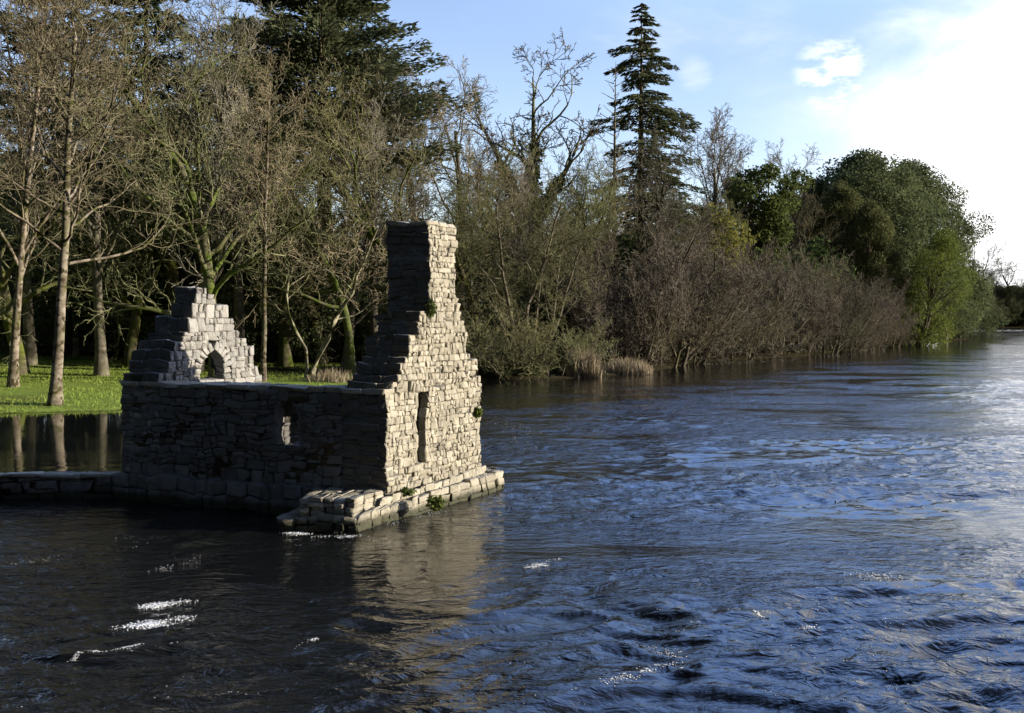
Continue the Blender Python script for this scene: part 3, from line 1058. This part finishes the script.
def leafy(name, seed, bark, leafmat, height, radius, nclump, nleaf, size, base=0.1, clump=(1.0, 1.9), lean=(0, 0), aspect=.55, profile=None, trunk_r=.35):
    """broad-leaved evergreen: tapered stem and limbs under clumps of leaf-sized faces"""
    rng = np.random.default_rng(seed); rr = random.Random(seed)
    lines, cent = [], []
    top = Vector((lean[0], lean[1], height * .8))
    stem = [tuple(Vector((0, 0, -0.3)).lerp(top, t / 8) + Vector((rr.gauss(0, .12), rr.gauss(0, .12), 0)) * (t > 0)) for t in range(9)]
    lines.append((stem, [trunk_r * (1.25 - t / 8.5) for t in range(9)], 7))
    LV, LQ = [], []
    prof = profile or (lambda t: math.sin(math.pi * min(1, (t * .85 + .18))) ** .55)
    for i in range(nclump):
        t = base + (1 - base) * ((i + .5) / nclump)
        R = radius * prof(t)
        a = i * 2.4 + rr.gauss(0, .4)
        q = R * math.sqrt(rr.uniform(.25, 1))
        ax = Vector((lean[0] * t, lean[1] * t, 0))
        c = Vector((math.cos(a) * q, math.sin(a) * q, height * t)) + ax
        cr = rr.uniform(*clump)
        st_ = Vector(stem[min(8, int(max(0.05, t - .12) * 8))])
        mid = st_.lerp(c, .5) + Vector((0, 0, -.2))
        lines.append(([tuple(st_), tuple(mid), tuple(c)], [trunk_r * .3, trunk_r * .18, .03], 4))
        k = int(nleaf / nclump * (cr / clump[1]) ** 1.5)
        P, N = ellipsoid_points(rng, k, c, (cr, cr, cr * .75), .45)
        v, q_ = leaf_quads(rng, P, rng.uniform(.6, 1.25, k) * size, aspect, N, .2)
        LV.append((v, q_))
        # loose sprays that break the outline
        P2, N2 = ellipsoid_points(rng, k // 12, c, (cr * 1.12, cr * 1.12, cr * .95), .8)
        LV.append(leaf_quads(rng, P2, rng.uniform(.4, .9, k // 12) * size * .8, aspect, N2, .2))
    lv, lq = join_geo(LV)
    tv, tq = tubes(lines)
    proto(name, [('trunk', new_mesh(name + '_trunk', tv, tq, M[bark], True)), ('crown', new_mesh(name + '_crown', lv, lq, M[leafmat]))], zmax(lv))


leafy('holly_a', 21, 'bark_grey', 'ever', 11, 4.2, 46, 26000, .12)
leafy('holly_b', 22, 'bark_grey', 'ever', 12, 5.0, 54, 30000, .13, clump=(.9, 2.1))
leafy('round_oak', 23, 'bark_grey', 'ever', 22, 10.0, 130, 120000, .17, base=.1, clump=(1.5, 3.0), trunk_r=.6)
leafy('round_oak_b', 24, 'bark_grey', 'leaf_olive', 20, 8.0, 100, 80000, .17, base=.12, clump=(1.3, 2.6), trunk_r=.5)
leafy('green_willow', 25, 'bark_grey', 'leaf_bright', 12, 4.4, 66, 26000, .13, base=.06, clump=(.8, 1.7), lean=(2.5, -2.0), aspect=.4)
leafy('yellow_bush', 26, 'bark_grey', 'leaf_yellow', 8, 3.0, 26, 5000, .20, base=.2, clump=(.7, 1.4))
leafy('ivy_column', 27, 'bark_grey', 'ivy', 14, 2.6, 56, 34000, .16, base=.1, clump=(.8, 1.5), profile=lambda t: .8 + .3 * math.sin(t * 9))
leafy('laurel', 28, 'bark_grey', 'ever_deep', 6, 4.2, 34, 9000, .18, base=.05, clump=(1.0, 1.9), profile=lambda t: math.cos(t * 1.35) ** .6)


def conifer(name, seed, leafmat, height, radius, nb, prof, drop, spray, per, trunk_r, zlo=.12, curve=.3, side=None, gap=0.0):
    rng = np.random.default_rng(seed); rr = random.Random(seed)
    lines = [([(0, 0, -.3 + (height + .3) * t / 12) for t in range(13)], [trunk_r * (1.3 if t == 0 else 1) * max(.03, 1 - t / 12.2) for t in range(13)], 9)]
    LV = []
    C, D, SZ = [], [], []
    for i in range(nb):
        t = zlo + (1 - zlo) * (i + rr.random()) / nb
        a = i * 2.4 + rr.gauss(0, .5)
        if side and math.cos(a - side[0]) > side[1] and rr.random() < side[2]: continue
        if gap and math.sin(t * 43) > 1 - gap: continue
        R = radius * prof(t) * rr.uniform(.55, 1.18)
        n = 6
        p = Vector((0, 0, height * t)); d = Vector((math.cos(a), math.sin(a), .25 - drop)).normalized()
        pts = [tuple(p)]
        for k in range(n):
            p = p + d * (R / n)
            d = (d + Vector((rr.gauss(0, .07), rr.gauss(0, .07), (curve if k > n * .5 else -curve * .5) * .35))).normalized()
            pts.append(tuple(p))
        lines.append((pts, [max(.012, trunk_r * .22 * (1 - t * .6) * (1 - k / 6.5)) for k in range(n + 1)], 4))
        m_ = int(per * (R / radius) + 4)
        f = rng.random(m_) ** .75 * (n - .01)
        f = .12 * n + f * .88
        ip = np.minimum(f.astype(int), n - 1)
        PP = np.array(pts)
        base_ = PP[ip] + (PP[ip + 1] - PP[ip]) * (f - ip)[:, None]
        bd = PP[ip + 1] - PP[ip]; bd /= np.linalg.norm(bd, axis=1, keepdims=True)
        lat = np.cross(bd, [0, 0, 1.0]); lat /= np.linalg.norm(lat, axis=1, keepdims=True)
        sgn = rng.choice([-1, 1], m_)[:, None] * rng.uniform(.1, 1, (m_, 1))
        taperw = (1 - .65 * f / n)[:, None]
        off = lat * sgn * taperw * R * .30
        off[:, 2] -= rng.uniform(-.03, .14, m_) * R * .6
        C.append(base_ + off)
        dd = bd * .8 + lat * sgn * .9 + rng.normal(scale=.25, size=(m_, 3)); dd[:, 2] -= drop * .7
        D.append(dd / np.linalg.norm(dd, axis=1, keepdims=True))
        SZ.append(rng.uniform(.55, 1.2, m_) * spray)
    C, D, SZ = np.concatenate(C), np.concatenate(D), np.concatenate(SZ)[:, None]
    nn = rng.normal(size=C.shape) * .7 + np.array([0, 0, .7])
    e = np.cross(nn, D); e /= np.linalg.norm(e, axis=1, keepdims=True)
    V = np.stack([C + D * SZ, C + e * SZ * .24, C - D * SZ * .7, C - e * SZ * .24], axis=1).reshape(-1, 3)
    Q = np.arange(len(V)).reshape(-1, 4)
    tv, tq = tubes(lines)
    proto(name, [('trunk', new_mesh(name + '_trunk', tv, tq, M['bark_grey'], True)), ('crown', new_mesh(name + '_crown', V, Q, M[leafmat]))], height)


conifer('spruce', 31, 'needle', 26, 5.8, 300, lambda t: ((1 - t) ** .66 + .05) * (1 + .10 * math.sin(t * 31)), .28, .25, 270, .42, zlo=.15, curve=.5, side=(math.pi, .35, .6), gap=.07)
conifer('cedar', 32, 'needle', 24, 7.6, 260, lambda t: min(1, (1.02 - t) * 2.2) ** .6, .06, .26, 420, .65, zlo=.42, curve=.05, gap=.12)
conifer('fir_dark', 33, 'needle_dark', 22, 6.0, 200, lambda t: (1.03 - t) ** .55, .12, .28, 260, .5, zlo=.12, curve=.25, gap=.30)

# ivy-clad tree with bare antler tops
def ivy_tree():
    rng = random.Random(77)
    S = dict(BASE); S.update(taper=[.13, .2, .25, .4, .6], wander=[.05, .22, .26, .3, .3], kids=[8, 6, 5, 3], start=[.35, .3, .2, .1], ratio=[.5, .5, .5, .5], angle=[38, 48, 45, 42], rmin=.022, rr=[.6, .6, .5, .55], trop=[.05, .05, .05, .03, .02])
    out = [[] for _ in S['segs']]
    grow(rng, out, Vector((0, 0, -.3)), Vector((0, 0, 1)), 11, .55, 0, dict(S, kids=[0, 0, 0, 0], segs=[10], wander=[.015]))
    top = Vector(out[0][0][0][-1])
    for dx, ln in ((-.62, 10), (-.12, 7), (.18, 11.5), (.85, 8)):
        grow(rng, out, top + Vector((0, 0, -1.2)), Vector((dx, rng.gauss(0, .15), 1)).normalized(), ln, .40, 0, S)
    tv, tq = tubes([l for lv in out[:2] for l in lv]); cv, cq_ = tubes([l for lv in out[2:] for l in lv])
    nr = np.random.default_rng(5); LV = []
    for k, (p, r, s) in enumerate(out[0]):
        p = np.array(p)
        lo, hi = (0, 1.0) if k == 0 else (0, .55 if k != 2 else .7)
        for j in range(1500 if k == 0 else 1100):
            t = (lo + (hi - lo) * nr.random() ** 1.2) * (len(p) - 1.001)
            i = int(t); c = p[i] + (p[i + 1] - p[i]) * (t - i)
            rad = (.9 if k == 0 else .55 - .3 * t / len(p)) * (.4 + nr.random())
            d = nr.normal(size=3); d /= np.linalg.norm(d)
            LV.append(c + d * rad)
    v, q_ = leaf_quads(nr, np.array(LV), nr.uniform(.12, .26, len(LV)), .6)
    proto('ivy_tree', [('trunk', new_mesh('ivy_tree_trunk', tv, tq, M['bark_lichen'], True)), ('branches', new_mesh('ivy_tree_branches', cv, cq_, M['twig_tan'])),
                       ('ivy', new_mesh('ivy_tree_ivy', v, q_, M['ivy']))], zmax(cv))


ivy_tree()

# dead standing spruce
def dead_tree():
    rng = random.Random(9); lines = [([(0.02 * t * t * .1, 0, -.3 + 22.3 * t / 12) for t in range(13)], [.28 * (1.05 - t / 12) for t in range(13)], 8)]
    br = []
    for i in range(80):
        z = 4 + 17.5 * (i + rng.random()) / 80; a = i * 2.4
        R = (2.6 - 1.8 * (z / 22)) * rng.uniform(.5, 1.2)
        p = Vector((0, 0, z)); d = Vector((math.cos(a), math.sin(a), .35)).normalized(); pts = [tuple(p)]
        for k in range(4):
            p = p + d * R / 4; d = (d + Vector((rng.gauss(0, .15), rng.gauss(0, .15), .12))).normalized(); pts.append(tuple(p))
        br.append((pts, [.05, .04, .03, .025, .02], 3))
    tv, tq = tubes(lines); bv, bq = tubes(br)
    proto('dead_spruce', [('trunk', new_mesh('dead_trunk', tv, tq, M['bark_pale'], True)), ('branches', new_mesh('dead_branches', bv, bq, M['twig_grey']))], 22)


dead_tree()


def plant(kind, name, px, depth, top_py, label, cat='tree', group=None, rz=None, wide=1.0, tilt=(0, 0)):
    parts, h0 = PROTO[kind]
    x = (px - W / 2) / F * depth
    gzv = gz(x, depth)
    h = z_at(top_py, depth) - gzv
    s = h / h0
    r = link(name, None, loc=(x, depth, gzv - 0.05), rot=(tilt[0], tilt[1], R_.uniform(0, 6.28) if rz is None else rz), scale=(s * wide, s * wide, s))
    tag(r, label, cat, group)
    for pn, me in parts:
        link(pn, me, r)
    return r


R_ = random.Random(2024)
# ---- trees one can pick out
plant('bare_c', 'bare_tree', 12, 44, -60, 'stout pale-barked bare tree on the lawn at the left edge, forking low', rz=4.1, wide=.8)
plant('birch_b', 'bare_tree', 53, 37.2, -70, 'slim pale-barked tree on the grass at the water edge, nearest of all', rz=5.1, wide=1.25)
plant('birch_a', 'bare_tree', 76, 66, 40, 'thin yellowish trunk far back on the lawn between two nearer trees', rz=.3)
plant('bare_a', 'bare_tree', 101, 52, -40, 'thick grey tree with flared roots on the lawn left of the stepped gable', rz=4.2, wide=.85)
plant('bare_d', 'bare_tree', 217, 50, -30, 'mossy dark tree with a thick green limb rising behind the stepped gable', rz=.8, wide=.8)
plant('birch_a', 'bare_tree', 263, 48.5, 40, 'slender white-stemmed tree just right of the stepped gable', rz=1.2)
plant('crooked', 'bare_tree', 305, 52, 165, 'small crooked pale tree with forked stems between the two gables', rz=.5)
plant('bare_e', 'bare_tree', 345, 60, 90, 'greyish twiggy tree behind the crooked little tree', rz=2.4)
plant('bare_b', 'bare_tree', 405, 58, 50, 'mossy spreading bare tree right behind the chimney', rz=5.0)
plant('bare_a', 'bare_tree', 462, 66, 62, 'bare tree with its fine crown against the sky, right of the dark cedar', rz=3.0)
plant('alder', 'alder', 527, 60, 158, 'many-stemmed olive-twigged tree leaning over the bank right of the chimney', rz=.4, wide=.95)
plant('bare_d', 'bare_tree', 482, 62, 175, 'mossy low bare tree between the chimney and the many-stemmed bank tree', rz=2.2)
plant('ivy_tree', 'ivy_clad_tree', 522, 88, 30, 'tall ivy-wrapped tree with bare antler-like tops standing against the blue sky', rz=.1)
plant('spruce', 'spruce', 640, 92, 3, 'tall dark spruce, the tallest tree right of the ruin', rz=0, wide=1.2)
plant('dead_spruce', 'dead_spruce', 613, 88, 60, 'dead pale spruce trunk with bare side twigs left of the tall dark spruce', rz=1)
plant('bare_e', 'bare_tree', 640, 80, 128, 'round olive-grey bare tree in front of the tall spruce', rz=1.1)
plant('bare_b', 'bare_tree', 595, 78, 165, 'bare olive tree between the bank tree and the tall spruce', rz=4.4)
plant('bare_e', 'bare_tree', 703, 100, 98, 'pale grey bare tree on the skyline just right of the tall spruce', rz=2.9, wide=.9)
plant('bare_e', 'bare_tree', 742, 108, 122, 'pale grey bare tree on the skyline, second right of the tall spruce', rz=4.0, wide=.9)
plant('bare_a', 'bare_tree', 790, 130, 140, 'faint grey bare crown on the skyline left of the round evergreens', rz=1.9)
plant('yellow_bush', 'leafy_tree', 712, 92, 203, 'small yellow-leaved tree above the brown riverside thicket', rz=1)
plant('ivy_column', 'ivy_clad_tree', 762, 104, 162, 'ivy-covered column of a tree above the brown thicket', rz=1, wide=1.0)
plant('round_oak', 'evergreen_tree', 862, 142, 150, 'great round dark evergreen tree at the river bend, the highest dome', rz=1, wide=1.12)
plant('round_oak', 'evergreen_tree', 814, 146, 178, 'left shoulder of the round evergreens above the brown thicket', rz=5, wide=.8)
plant('round_oak', 'evergreen_tree', 908, 156, 160, 'right shoulder of the round evergreens above the river bend', rz=3, wide=.95)
plant('round_oak_b', 'evergreen_tree', 838, 128, 182, 'olive-green leafy tree in front of the left side of the great dome', rz=2, wide=.75)
plant('round_oak_b', 'leafy_tree', 868, 124, 200, 'light olive leafy tree high in front of the great dome', rz=.4, wide=.7)
plant('green_willow', 'leafy_tree', 916, 124, 228, 'bright yellow-green leafy tree leaning out to the water at the bend', rz=0, wide=.85)
plant('holly_a', 'evergreen_tree', 945, 146, 262, 'dark evergreen hanging over the water at the tip of the bend', rz=.5)
plant('alder', 'bare_tree', 958, 160, 222, 'grey bare tree leaning out past the right side of the evergreens', rz=2.0, wide=.7)
plant('cedar', 'cedar', 325, 68, -75, 'huge dark cedar with layered boughs rising out of the top of the picture', rz=.7, wide=1.0)
plant('fir_dark', 'conifer', 150, 72, -50, 'dark layered conifer with blue gaps between its boughs, behind the left trees', rz=1.7)
plant('fir_dark', 'conifer', 60, 78, -90, 'dark conifer behind the pale trunks at the left edge', rz=3.1)
plant('fir_dark', 'conifer', 248, 84, 20, 'dark conifer half hidden left of the huge cedar', rz=4.1)

# ---- bare trees of the wood
WOODG = 'bare trees of the wood'
wood = [('bare_a', 30, 58, -20), ('bare_d', 130, 58, 60), ('bare_b', 175, 62, 20), ('bare_e', 195, 56, -20), ('bare_a', 240, 60, 10), ('bare_b', 285, 62, 70),
        ('bare_d', 320, 66, 80), ('bare_a', 375, 64, 60), ('bare_e', 425, 70, 80), ('bare_d', 440, 62, 150), ('bare_c', 160, 70, 0), ('bare_c', 90, 72, -30),
        ('bare_e', 505, 72, 150), ('bare_b', 555, 74, 150), ('bare_a', 575, 90, 150), ('bare_e', 670, 92, 160), ('bare_b', 690, 96, 190), ('bare_a', 730, 104, 190),
        ('bare_b', 660, 84, 190), ('bare_d', 785, 112, 205), ('bare_c', 815, 120, 190), ('bare_b', 350, 56, 120), ('bare_d', 20, 52, 40), ('bare_b', 566, 80, 128), ('bare_a', 606, 86, 140), ('bare_e', 488, 78, 120), ('bare_d', 540, 72, 165), ('bare_d', 630, 82, 160)]
woodlabels = {0: 'bare tree crowded behind the leftmost trunks of the wood', 12: 'bare tree standing in the wood behind the many-stemmed bank tree', 15: 'bare tree rising behind the brown riverside thicket'}
for i, (k, px, dp, ty) in enumerate(wood):
    lab = 'bare tree inside the dense wood above and behind the ruin' if px < 470 else 'bare tree inside the wood beyond the riverside thicket'
    plant(k, 'bare_tree', px, dp, ty, lab, 'tree', WOODG + (' behind the ruin' if px < 470 else ' behind the thicket'), wide=R_.uniform(.8, 1.05))

# ---- evergreen under-trees
ever = [('holly_a', 30, 66, 170), ('holly_b', 95, 70, 190), ('holly_a', 150, 66, 215), ('holly_b', 200, 68, 200), ('holly_a', 255, 66, 225), ('holly_b', 300, 68, 210),
        ('holly_a', 345, 70, 235), ('holly_b', 385, 72, 225), ('holly_a', 440, 72, 240), ('holly_b', 480, 76, 235), ('holly_a', 540, 80, 230), ('holly_b', 590, 84, 235), ('holly_a', 632, 88, 230)]
for k, px, dp, ty in ever:
    plant(k, 'evergreen_tree', px, dp, ty, 'dark evergreen tree filling the gaps between trunks low in the wood', 'tree', 'dark evergreens under the wood', wide=1.1)

# ---- riverside thicket
th = [('willow_a', 622, 68, 245), ('willow_b', 648, 71, 208), ('willow_a', 676, 75, 226), ('willow_b', 700, 82, 236), ('willow_a', 728, 83, 246), ('willow_b', 760, 88, 250), ('willow_a', 790, 92, 262),
      ('willow_b', 815, 95, 262), ('willow_a', 842, 103, 272), ('willow_b', 862, 110, 276), ('willow_a', 886, 119, 288), ('willow_b', 620, 78, 205), ('willow_a', 665, 88, 205), ('willow_b', 745, 96, 228),
      ('willow_a', 800, 103, 250), ('willow_b', 834, 112, 266)]
for k, px, dp, ty in th:
    plant(k, 'willow_shrub', px, dp, ty, 'leafless brown willow in the dense thicket along the bank before the river bend', 'shrub', 'bare willows along the bank')
for px, dp, ty in ((492, 56.6, 285), (548, 57.5, 300), (450, 58, 300), (420, 57, 310)):
    plant('scrub', 'scrub_bush', px, dp, ty, 'low olive scrub bush on the bank right of the chimney', 'shrub', 'scrub on the bank by the ruin')
for px, dp, ty in ((488, 56.4, 354), (505, 55.6, 362), (530, 56, 358), (552, 57.6, 360), (466, 57.5, 350)):
    plant('laurel', 'laurel_bush', px, dp, ty, 'low dark bush at the water edge right of the chimney gable', 'shrub', 'low bushes at the water edge', wide=1.1)
for px, dp, ty in ((20, 74, 318), (70, 76, 322), (118, 76, 318), (165, 72, 305), (220, 70, 310), (275, 70, 318), (325, 70, 312), (375, 68, 320), (425, 70, 305), (470, 70, 312), (520, 70, 318), (565, 74, 320)):
    plant('laurel', 'laurel_bush', px, dp, ty, 'low dark laurel bush closing the back of the lawn and the wood floor', 'shrub', 'dark laurels along the wood floor', wide=1.3)

# ---- far bank
for i, px in enumerate((968, 985, 1002, 1018, 1035, 1055)):
    k = ('bare_b', 'bare_e', 'bare_d', 'bare_b', 'bare_a', 'bare_e')[i]
    plant(k, 'distant_tree', px, 352 + 6 * (i % 2), (268, 262, 280, 256, 274, 262)[i], 'dark distant tree on the far bank beyond the river bend', 'tree', 'distant trees on the far bank', wide=1.15)
for px in (978, 996, 1012, 1030):
    plant('round_oak', 'distant_tree', px, 362, 285, 'dark distant tree on the far bank beyond the river bend', 'tree', 'distant trees on the far bank', wide=1.6)
plant('holly_b', 'evergreen_tree', 972, 200, 272, 'dark bushy tree between the river bend and the distant bank', rz=1)
plant('bare_d', 'bare_tree', 990, 240, 268, 'brownish bare tree beyond the river bend')

# ---- understorey seen as one mass
rng = np.random.default_rng(303)
LV = []
for i in range(900):
    t = rng.random()
    if t < .6:
        px, dp = rng.uniform(-120, 620), rng.uniform(80, 104)
    else:
        px, dp = rng.uniform(560, 960), 0
        sh = np.interp(px, [560, 650, 700, 800, 880, 960], [64, 66, 80, 90, 118, 155])
        dp = sh + rng.uniform(14, 32)
    x = (px - W / 2) / F * dp
    gg = gz(x, dp)
    hmax = np.interp(px, [-120, 60, 200, 450, 620, 700, 800, 960], [13, 13, 12, 10, 9, 9, 11, 9])
    c = np.array([x, dp, gg + rng.uniform(.3, hmax)])
    R = rng.uniform(1.2, 2.4)
    k = 150
    P, N = ellipsoid_points(rng, k, c, (R, R, R * .8), .3)
    LV.append(leaf_quads(rng, P, rng.uniform(.18, .42, k), .6, N, .2))
v, q = join_geo(LV)
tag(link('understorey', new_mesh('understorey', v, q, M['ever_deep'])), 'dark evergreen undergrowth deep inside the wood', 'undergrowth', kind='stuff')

# grass on the lawn
rng = np.random.default_rng(8)
n = 60000
gx = rng.uniform(-34, 4, n); gy = rng.uniform(34, 66, n)
d = shore_dist(gx, gy)
keep = (d > .05 + .9 * fbm(gx * .9, gy * .9, 3, 3) ** 2) & (fbm(gx * .5, gy * .5, 19, 3) > .36 + .12 * rng.random(n)) & (gx / gy > -.56) & (gx / gy < -.1)
gx, gy, d = gx[keep], gy[keep], d[keep]
gzv = ground_z(gx, gy)
P = np.stack([gx, gy, gzv], axis=1); n = len(P)
hgt = rng.uniform(.04, .12, n) * (1 + 1.2 * (rng.random(n) < .05))
a = rng.uniform(0, 6.28, n); wv = np.stack([np.cos(a), np.sin(a), np.zeros(n)], axis=1) * rng.uniform(.012, .03, n)[:, None]
tip = P + np.stack([rng.normal(0, .04, n), rng.normal(0, .04, n), hgt], axis=1)
V = np.stack([P - wv, P + wv, tip], axis=1).reshape(-1, 3)
tag(link('grass', new_mesh('grass', V, np.arange(3 * n).reshape(n, 3), M['grass'])), 'short bright green grass on the left bank', 'grass', kind='stuff')


# reeds
def reed_clump(px, py, wpx, hpx, n, seed, label):
    rng = np.random.default_rng(seed)
    c = on_z(px, py)
    sc = c.y / F
    Wd, Hh = wpx * sc, hpx * sc
    x = rng.uniform(-Wd / 2, Wd / 2, n); y = rng.uniform(-1.0, 1.6, n)
    h = Hh * rng.uniform(.45, 1.1, n) * (1 - .5 * np.abs(x / Wd * 2) ** 2)
    P = np.stack([x, y, np.full(n, -.1)], axis=1)
    lx = rng.normal(0, .22, n) * h
    mid = P + np.stack([lx * .35, rng.normal(0, .08, n), h * .6], axis=1)
    tip = P + np.stack([lx, rng.normal(0, .15, n), h], axis=1)
    an = rng.uniform(0, 6.28, n); wv = np.stack([np.cos(an), np.sin(an), np.zeros(n)], axis=1) * rng.uniform(.015, .035, n)[:, None]
    V = np.stack([P - wv, P + wv, mid + wv * .9, mid - wv * .9, tip], axis=1).reshape(-1, 3)
    b = np.arange(n) * 5
    o = link('reed_clump', new_mesh('reed_clump', V, [np.stack([b, b + 1, b + 2, b + 3], 1), np.stack([b + 3, b + 2, b + 4], 1)], M['reed']), loc=(c.x, c.y, 0))
    tag(o, label, 'reeds', 'dry reeds at the water edge')


reed_clump(583, 377, 34, 34, 900, 1, 'taller clump of dry reeds beside the pale stones on the bank')
reed_clump(628, 374, 50, 20, 700, 2, 'lower clump of dry reeds at the left foot of the brown thicket')
reed_clump(330, 386, 50, 20, 500, 3, 'dry reeds behind the long wall between the two gables')

# pale stones on the bank
rs = random.Random(5)
for i in range(22):
    px = 508 + i * 3.0 + rs.uniform(-2, 2); py = 379.5 - rs.uniform(0, 4)
    c = on_z(px, py)
    s = rs.uniform(.14, .32)
    st = Stones(900 + i)
    st.box((-s / 2, -s / 2, -.12), (s * 1.2, .05, 0), (0, s, 0), (0, .03, s * .75), j=.12)
    o = link('bank_stone', st.mesh('bank_stone', M['stone_far']), loc=(c.x, c.y + .2, 0.12))
    tag(o, 'pale grey boulder in the row along the bank left of the reeds', 'stone', 'pale boulders along the bank')


# weeds growing on the masonry
def weed(pos, R, n, label, mat='leaf_bright'):
    rng = np.random.default_rng(int(abs(pos[0]) * 1000))
    P, N = ellipsoid_points(rng, n, (0, 0, 0), R, .2)
    v, q = leaf_quads(rng, P, rng.uniform(.02, .05, n), .6, N, -.5)
    o = link('wall_plant', new_mesh('wall_plant', v, q, M[mat]), loc=pos)
    tag(o, label, 'plant')


def face_pt(px, py, out=0.04):
    s, z = on_line(px, py, PA, uG)
    p = PA + uG * s - vL * out
    return (p.x, p.y, z)


weed(face_pt(475.5, 412), (.12, .06, .10), 160, 'small bright green plant sprouting from the right edge of the lit gable')
weed(face_pt(429, 309), (.10, .14, .16), 240, 'green moss and fern tuft at the shoulder where the chimney begins', 'ivy')
weed(tuple(on_z(436, 503, .28)), (.17, .14, .14), 260, 'leafy green weed on the plinth ledge below the slit window')
weed(tuple(on_z(404, 492, .42)), (.22, .10, .07), 200, 'low green weed on the upper plinth ledge near the wall foot', 'ivy')
weed(tuple(on_z(384, 470, .8)), (.08, .05, .10), 90, 'tiny fern at the foot of the ruin corner', 'ivy')

# foam: flecks of broken white water riding on the surface
m = bpy.data.materials.new('foam')
g = NT(nodes_of(m))
bs = g.n('ShaderNodeBsdfPrincipled', inp={'Base Color': (.62, .64, .64, 1), 'Roughness': .6})
o = g.n('ShaderNodeOutputMaterial'); g.nt.links.new(bs.outputs[0], o.inputs[0])
M['foam'] = m
rng = np.random.default_rng(99)
FC, FS = [], []


def foam_line(pts, n, spread, size):
    pts = [on_z(*p) for p in pts]
    L_ = sum((pts[i + 1] - pts[i]).length for i in range(len(pts) - 1))
    ph = rng.uniform(0, 100)
    for _ in range(n * 9):
        t = rng.random() * (len(pts) - 1); i = min(int(t), len(pts) - 2)
        p = pts[i].lerp(pts[i + 1], t - i)
        dense = fbm(np.array([ph + t * L_ * 2.2]), np.array([ph]), 3, 3)[0]
        if rng.random() > max(0.04, (dense - 0.42) * 5): continue
        wob = (fbm(np.array([ph + t * L_ * 1.5]), np.array([ph + 50]), 5, 2)[0] - 0.5) * (spread * 5 + 0.05)
        FC.append((p.x + rng.normal(0, spread * 1.3), p.y + wob + rng.normal(0, spread * (0.4 + dense))))
        FS.append(size * .72 * (.12 + .9 * rng.random() ** 2.5))


foam_line([(124, 630), (142, 629), (160, 624), (186, 619)], 260, .06, .020)
foam_line([(142, 609), (160, 607), (182, 605)], 130, .05, .018)
foam_line([(46, 667), (72, 660), (84, 651), (110, 651), (141, 645)], 110, .012, .014)
foam_line([(286, 660), (300, 648), (316, 641)], 45, .012, .013)
foam_line([(528, 570), (536, 566), (548, 568)], 60, .03, .022)
foam_line([(546, 563), (564, 560)], 60, .03, .020)
foam_line([(0, 562), (30, 560), (70, 552), (116, 548)], 26, .06, .012)
foam_line([(120, 535), (155, 548), (200, 556)], 10, .12, .012)
foam_line([(150, 570), (185, 563), (195, 555)], 12, .05, .013)
foam_line([(290, 532), (325, 534), (360, 535)], 230, .05, .022)
foam_line([(365, 531), (400, 522), (440, 512)], 60, .06, .014)
foam_line([(-20, 472), (60, 476), (120, 471)], 10, .05, .012)
foam_line([(600, 690), (640, 678), (668, 666), (680, 655)], 110, .03, .014)
foam_line([(640, 640), (670, 650), (665, 672)], 60, .05, .014)
foam_line([(755, 616), (765, 619)], 22, .02, .02)
foam_line([(800, 634), (812, 630)], 22, .03, .018)
foam_line([(868, 575), (885, 585), (920, 587)], 90, .10, .018)
foam_line([(845, 640), (860, 690)], 25, .2, .012)
foam_line([(490, 420), (530, 430), (520, 450)], 50, .35, .02)
foam_line([(560, 368), (640, 366), (760, 362), (880, 352)], 90, .5, .045)
foam_line([(990, 331), (1030, 330)], 200, 4.0, .22)
for _ in range(1300):
    px, py = rng.uniform(0, 1024), 420 + 290 * rng.random() ** .8
    cc = on_z(px, py); ring_ = np.array([[.35, 0], [-.35, 0], [0, .25], [0, -.25]])
    if float(water_z(np.array([cc.x]), np.array([cc.y]))[0]) < .022 + float(np.mean(water_z(cc.x + ring_[:, 0], cc.y + ring_[:, 1]))): continue
    if px < 120 and py < 480 or 120 < px < 510 and py < 540: continue
    c = on_z(px, py); k = rng.integers(1, 6)
    for _k in range(k):
        FC.append((c.x + rng.normal(0, .06), c.y + rng.normal(0, .02))); FS.append(rng.uniform(.003, .009) * (c.y / 12) ** .7)
FC = np.array(FC); FS = np.array(FS)
ico_v = np.array([(1, 0, 0), (.4, .9, 0), (-.6, .7, 0), (-1, -.1, 0), (-.4, -.9, 0), (.7, -.7, 0), (0, 0, .7), (0, 0, -.5)], dtype=float)
ico_f = np.array([(0, 1, 6), (1, 2, 6), (2, 3, 6), (3, 4, 6), (4, 5, 6), (5, 0, 6), (1, 0, 7), (2, 1, 7), (3, 2, 7), (4, 3, 7), (5, 4, 7), (0, 5, 7)])
n = len(FC)
zz = water_z(FC[:, 0], FC[:, 1])
V = ico_v[None] * FS[:, None, None] * (1 + .45 * rng.normal(size=(n, 8, 3)) * .5)
V = V * np.array([1.5, 1.0, .45]) + np.stack([FC[:, 0], FC[:, 1], zz + .003], 1)[:, None]
Fq = (ico_f[None] + (np.arange(n) * 8)[:, None, None]).reshape(-1, 3)
tag(link('foam', new_mesh('foam', V.reshape(-1, 3), Fq, M['foam'], True)), 'white flecks and streaks of foam on the dark river', 'foam', kind='stuff')
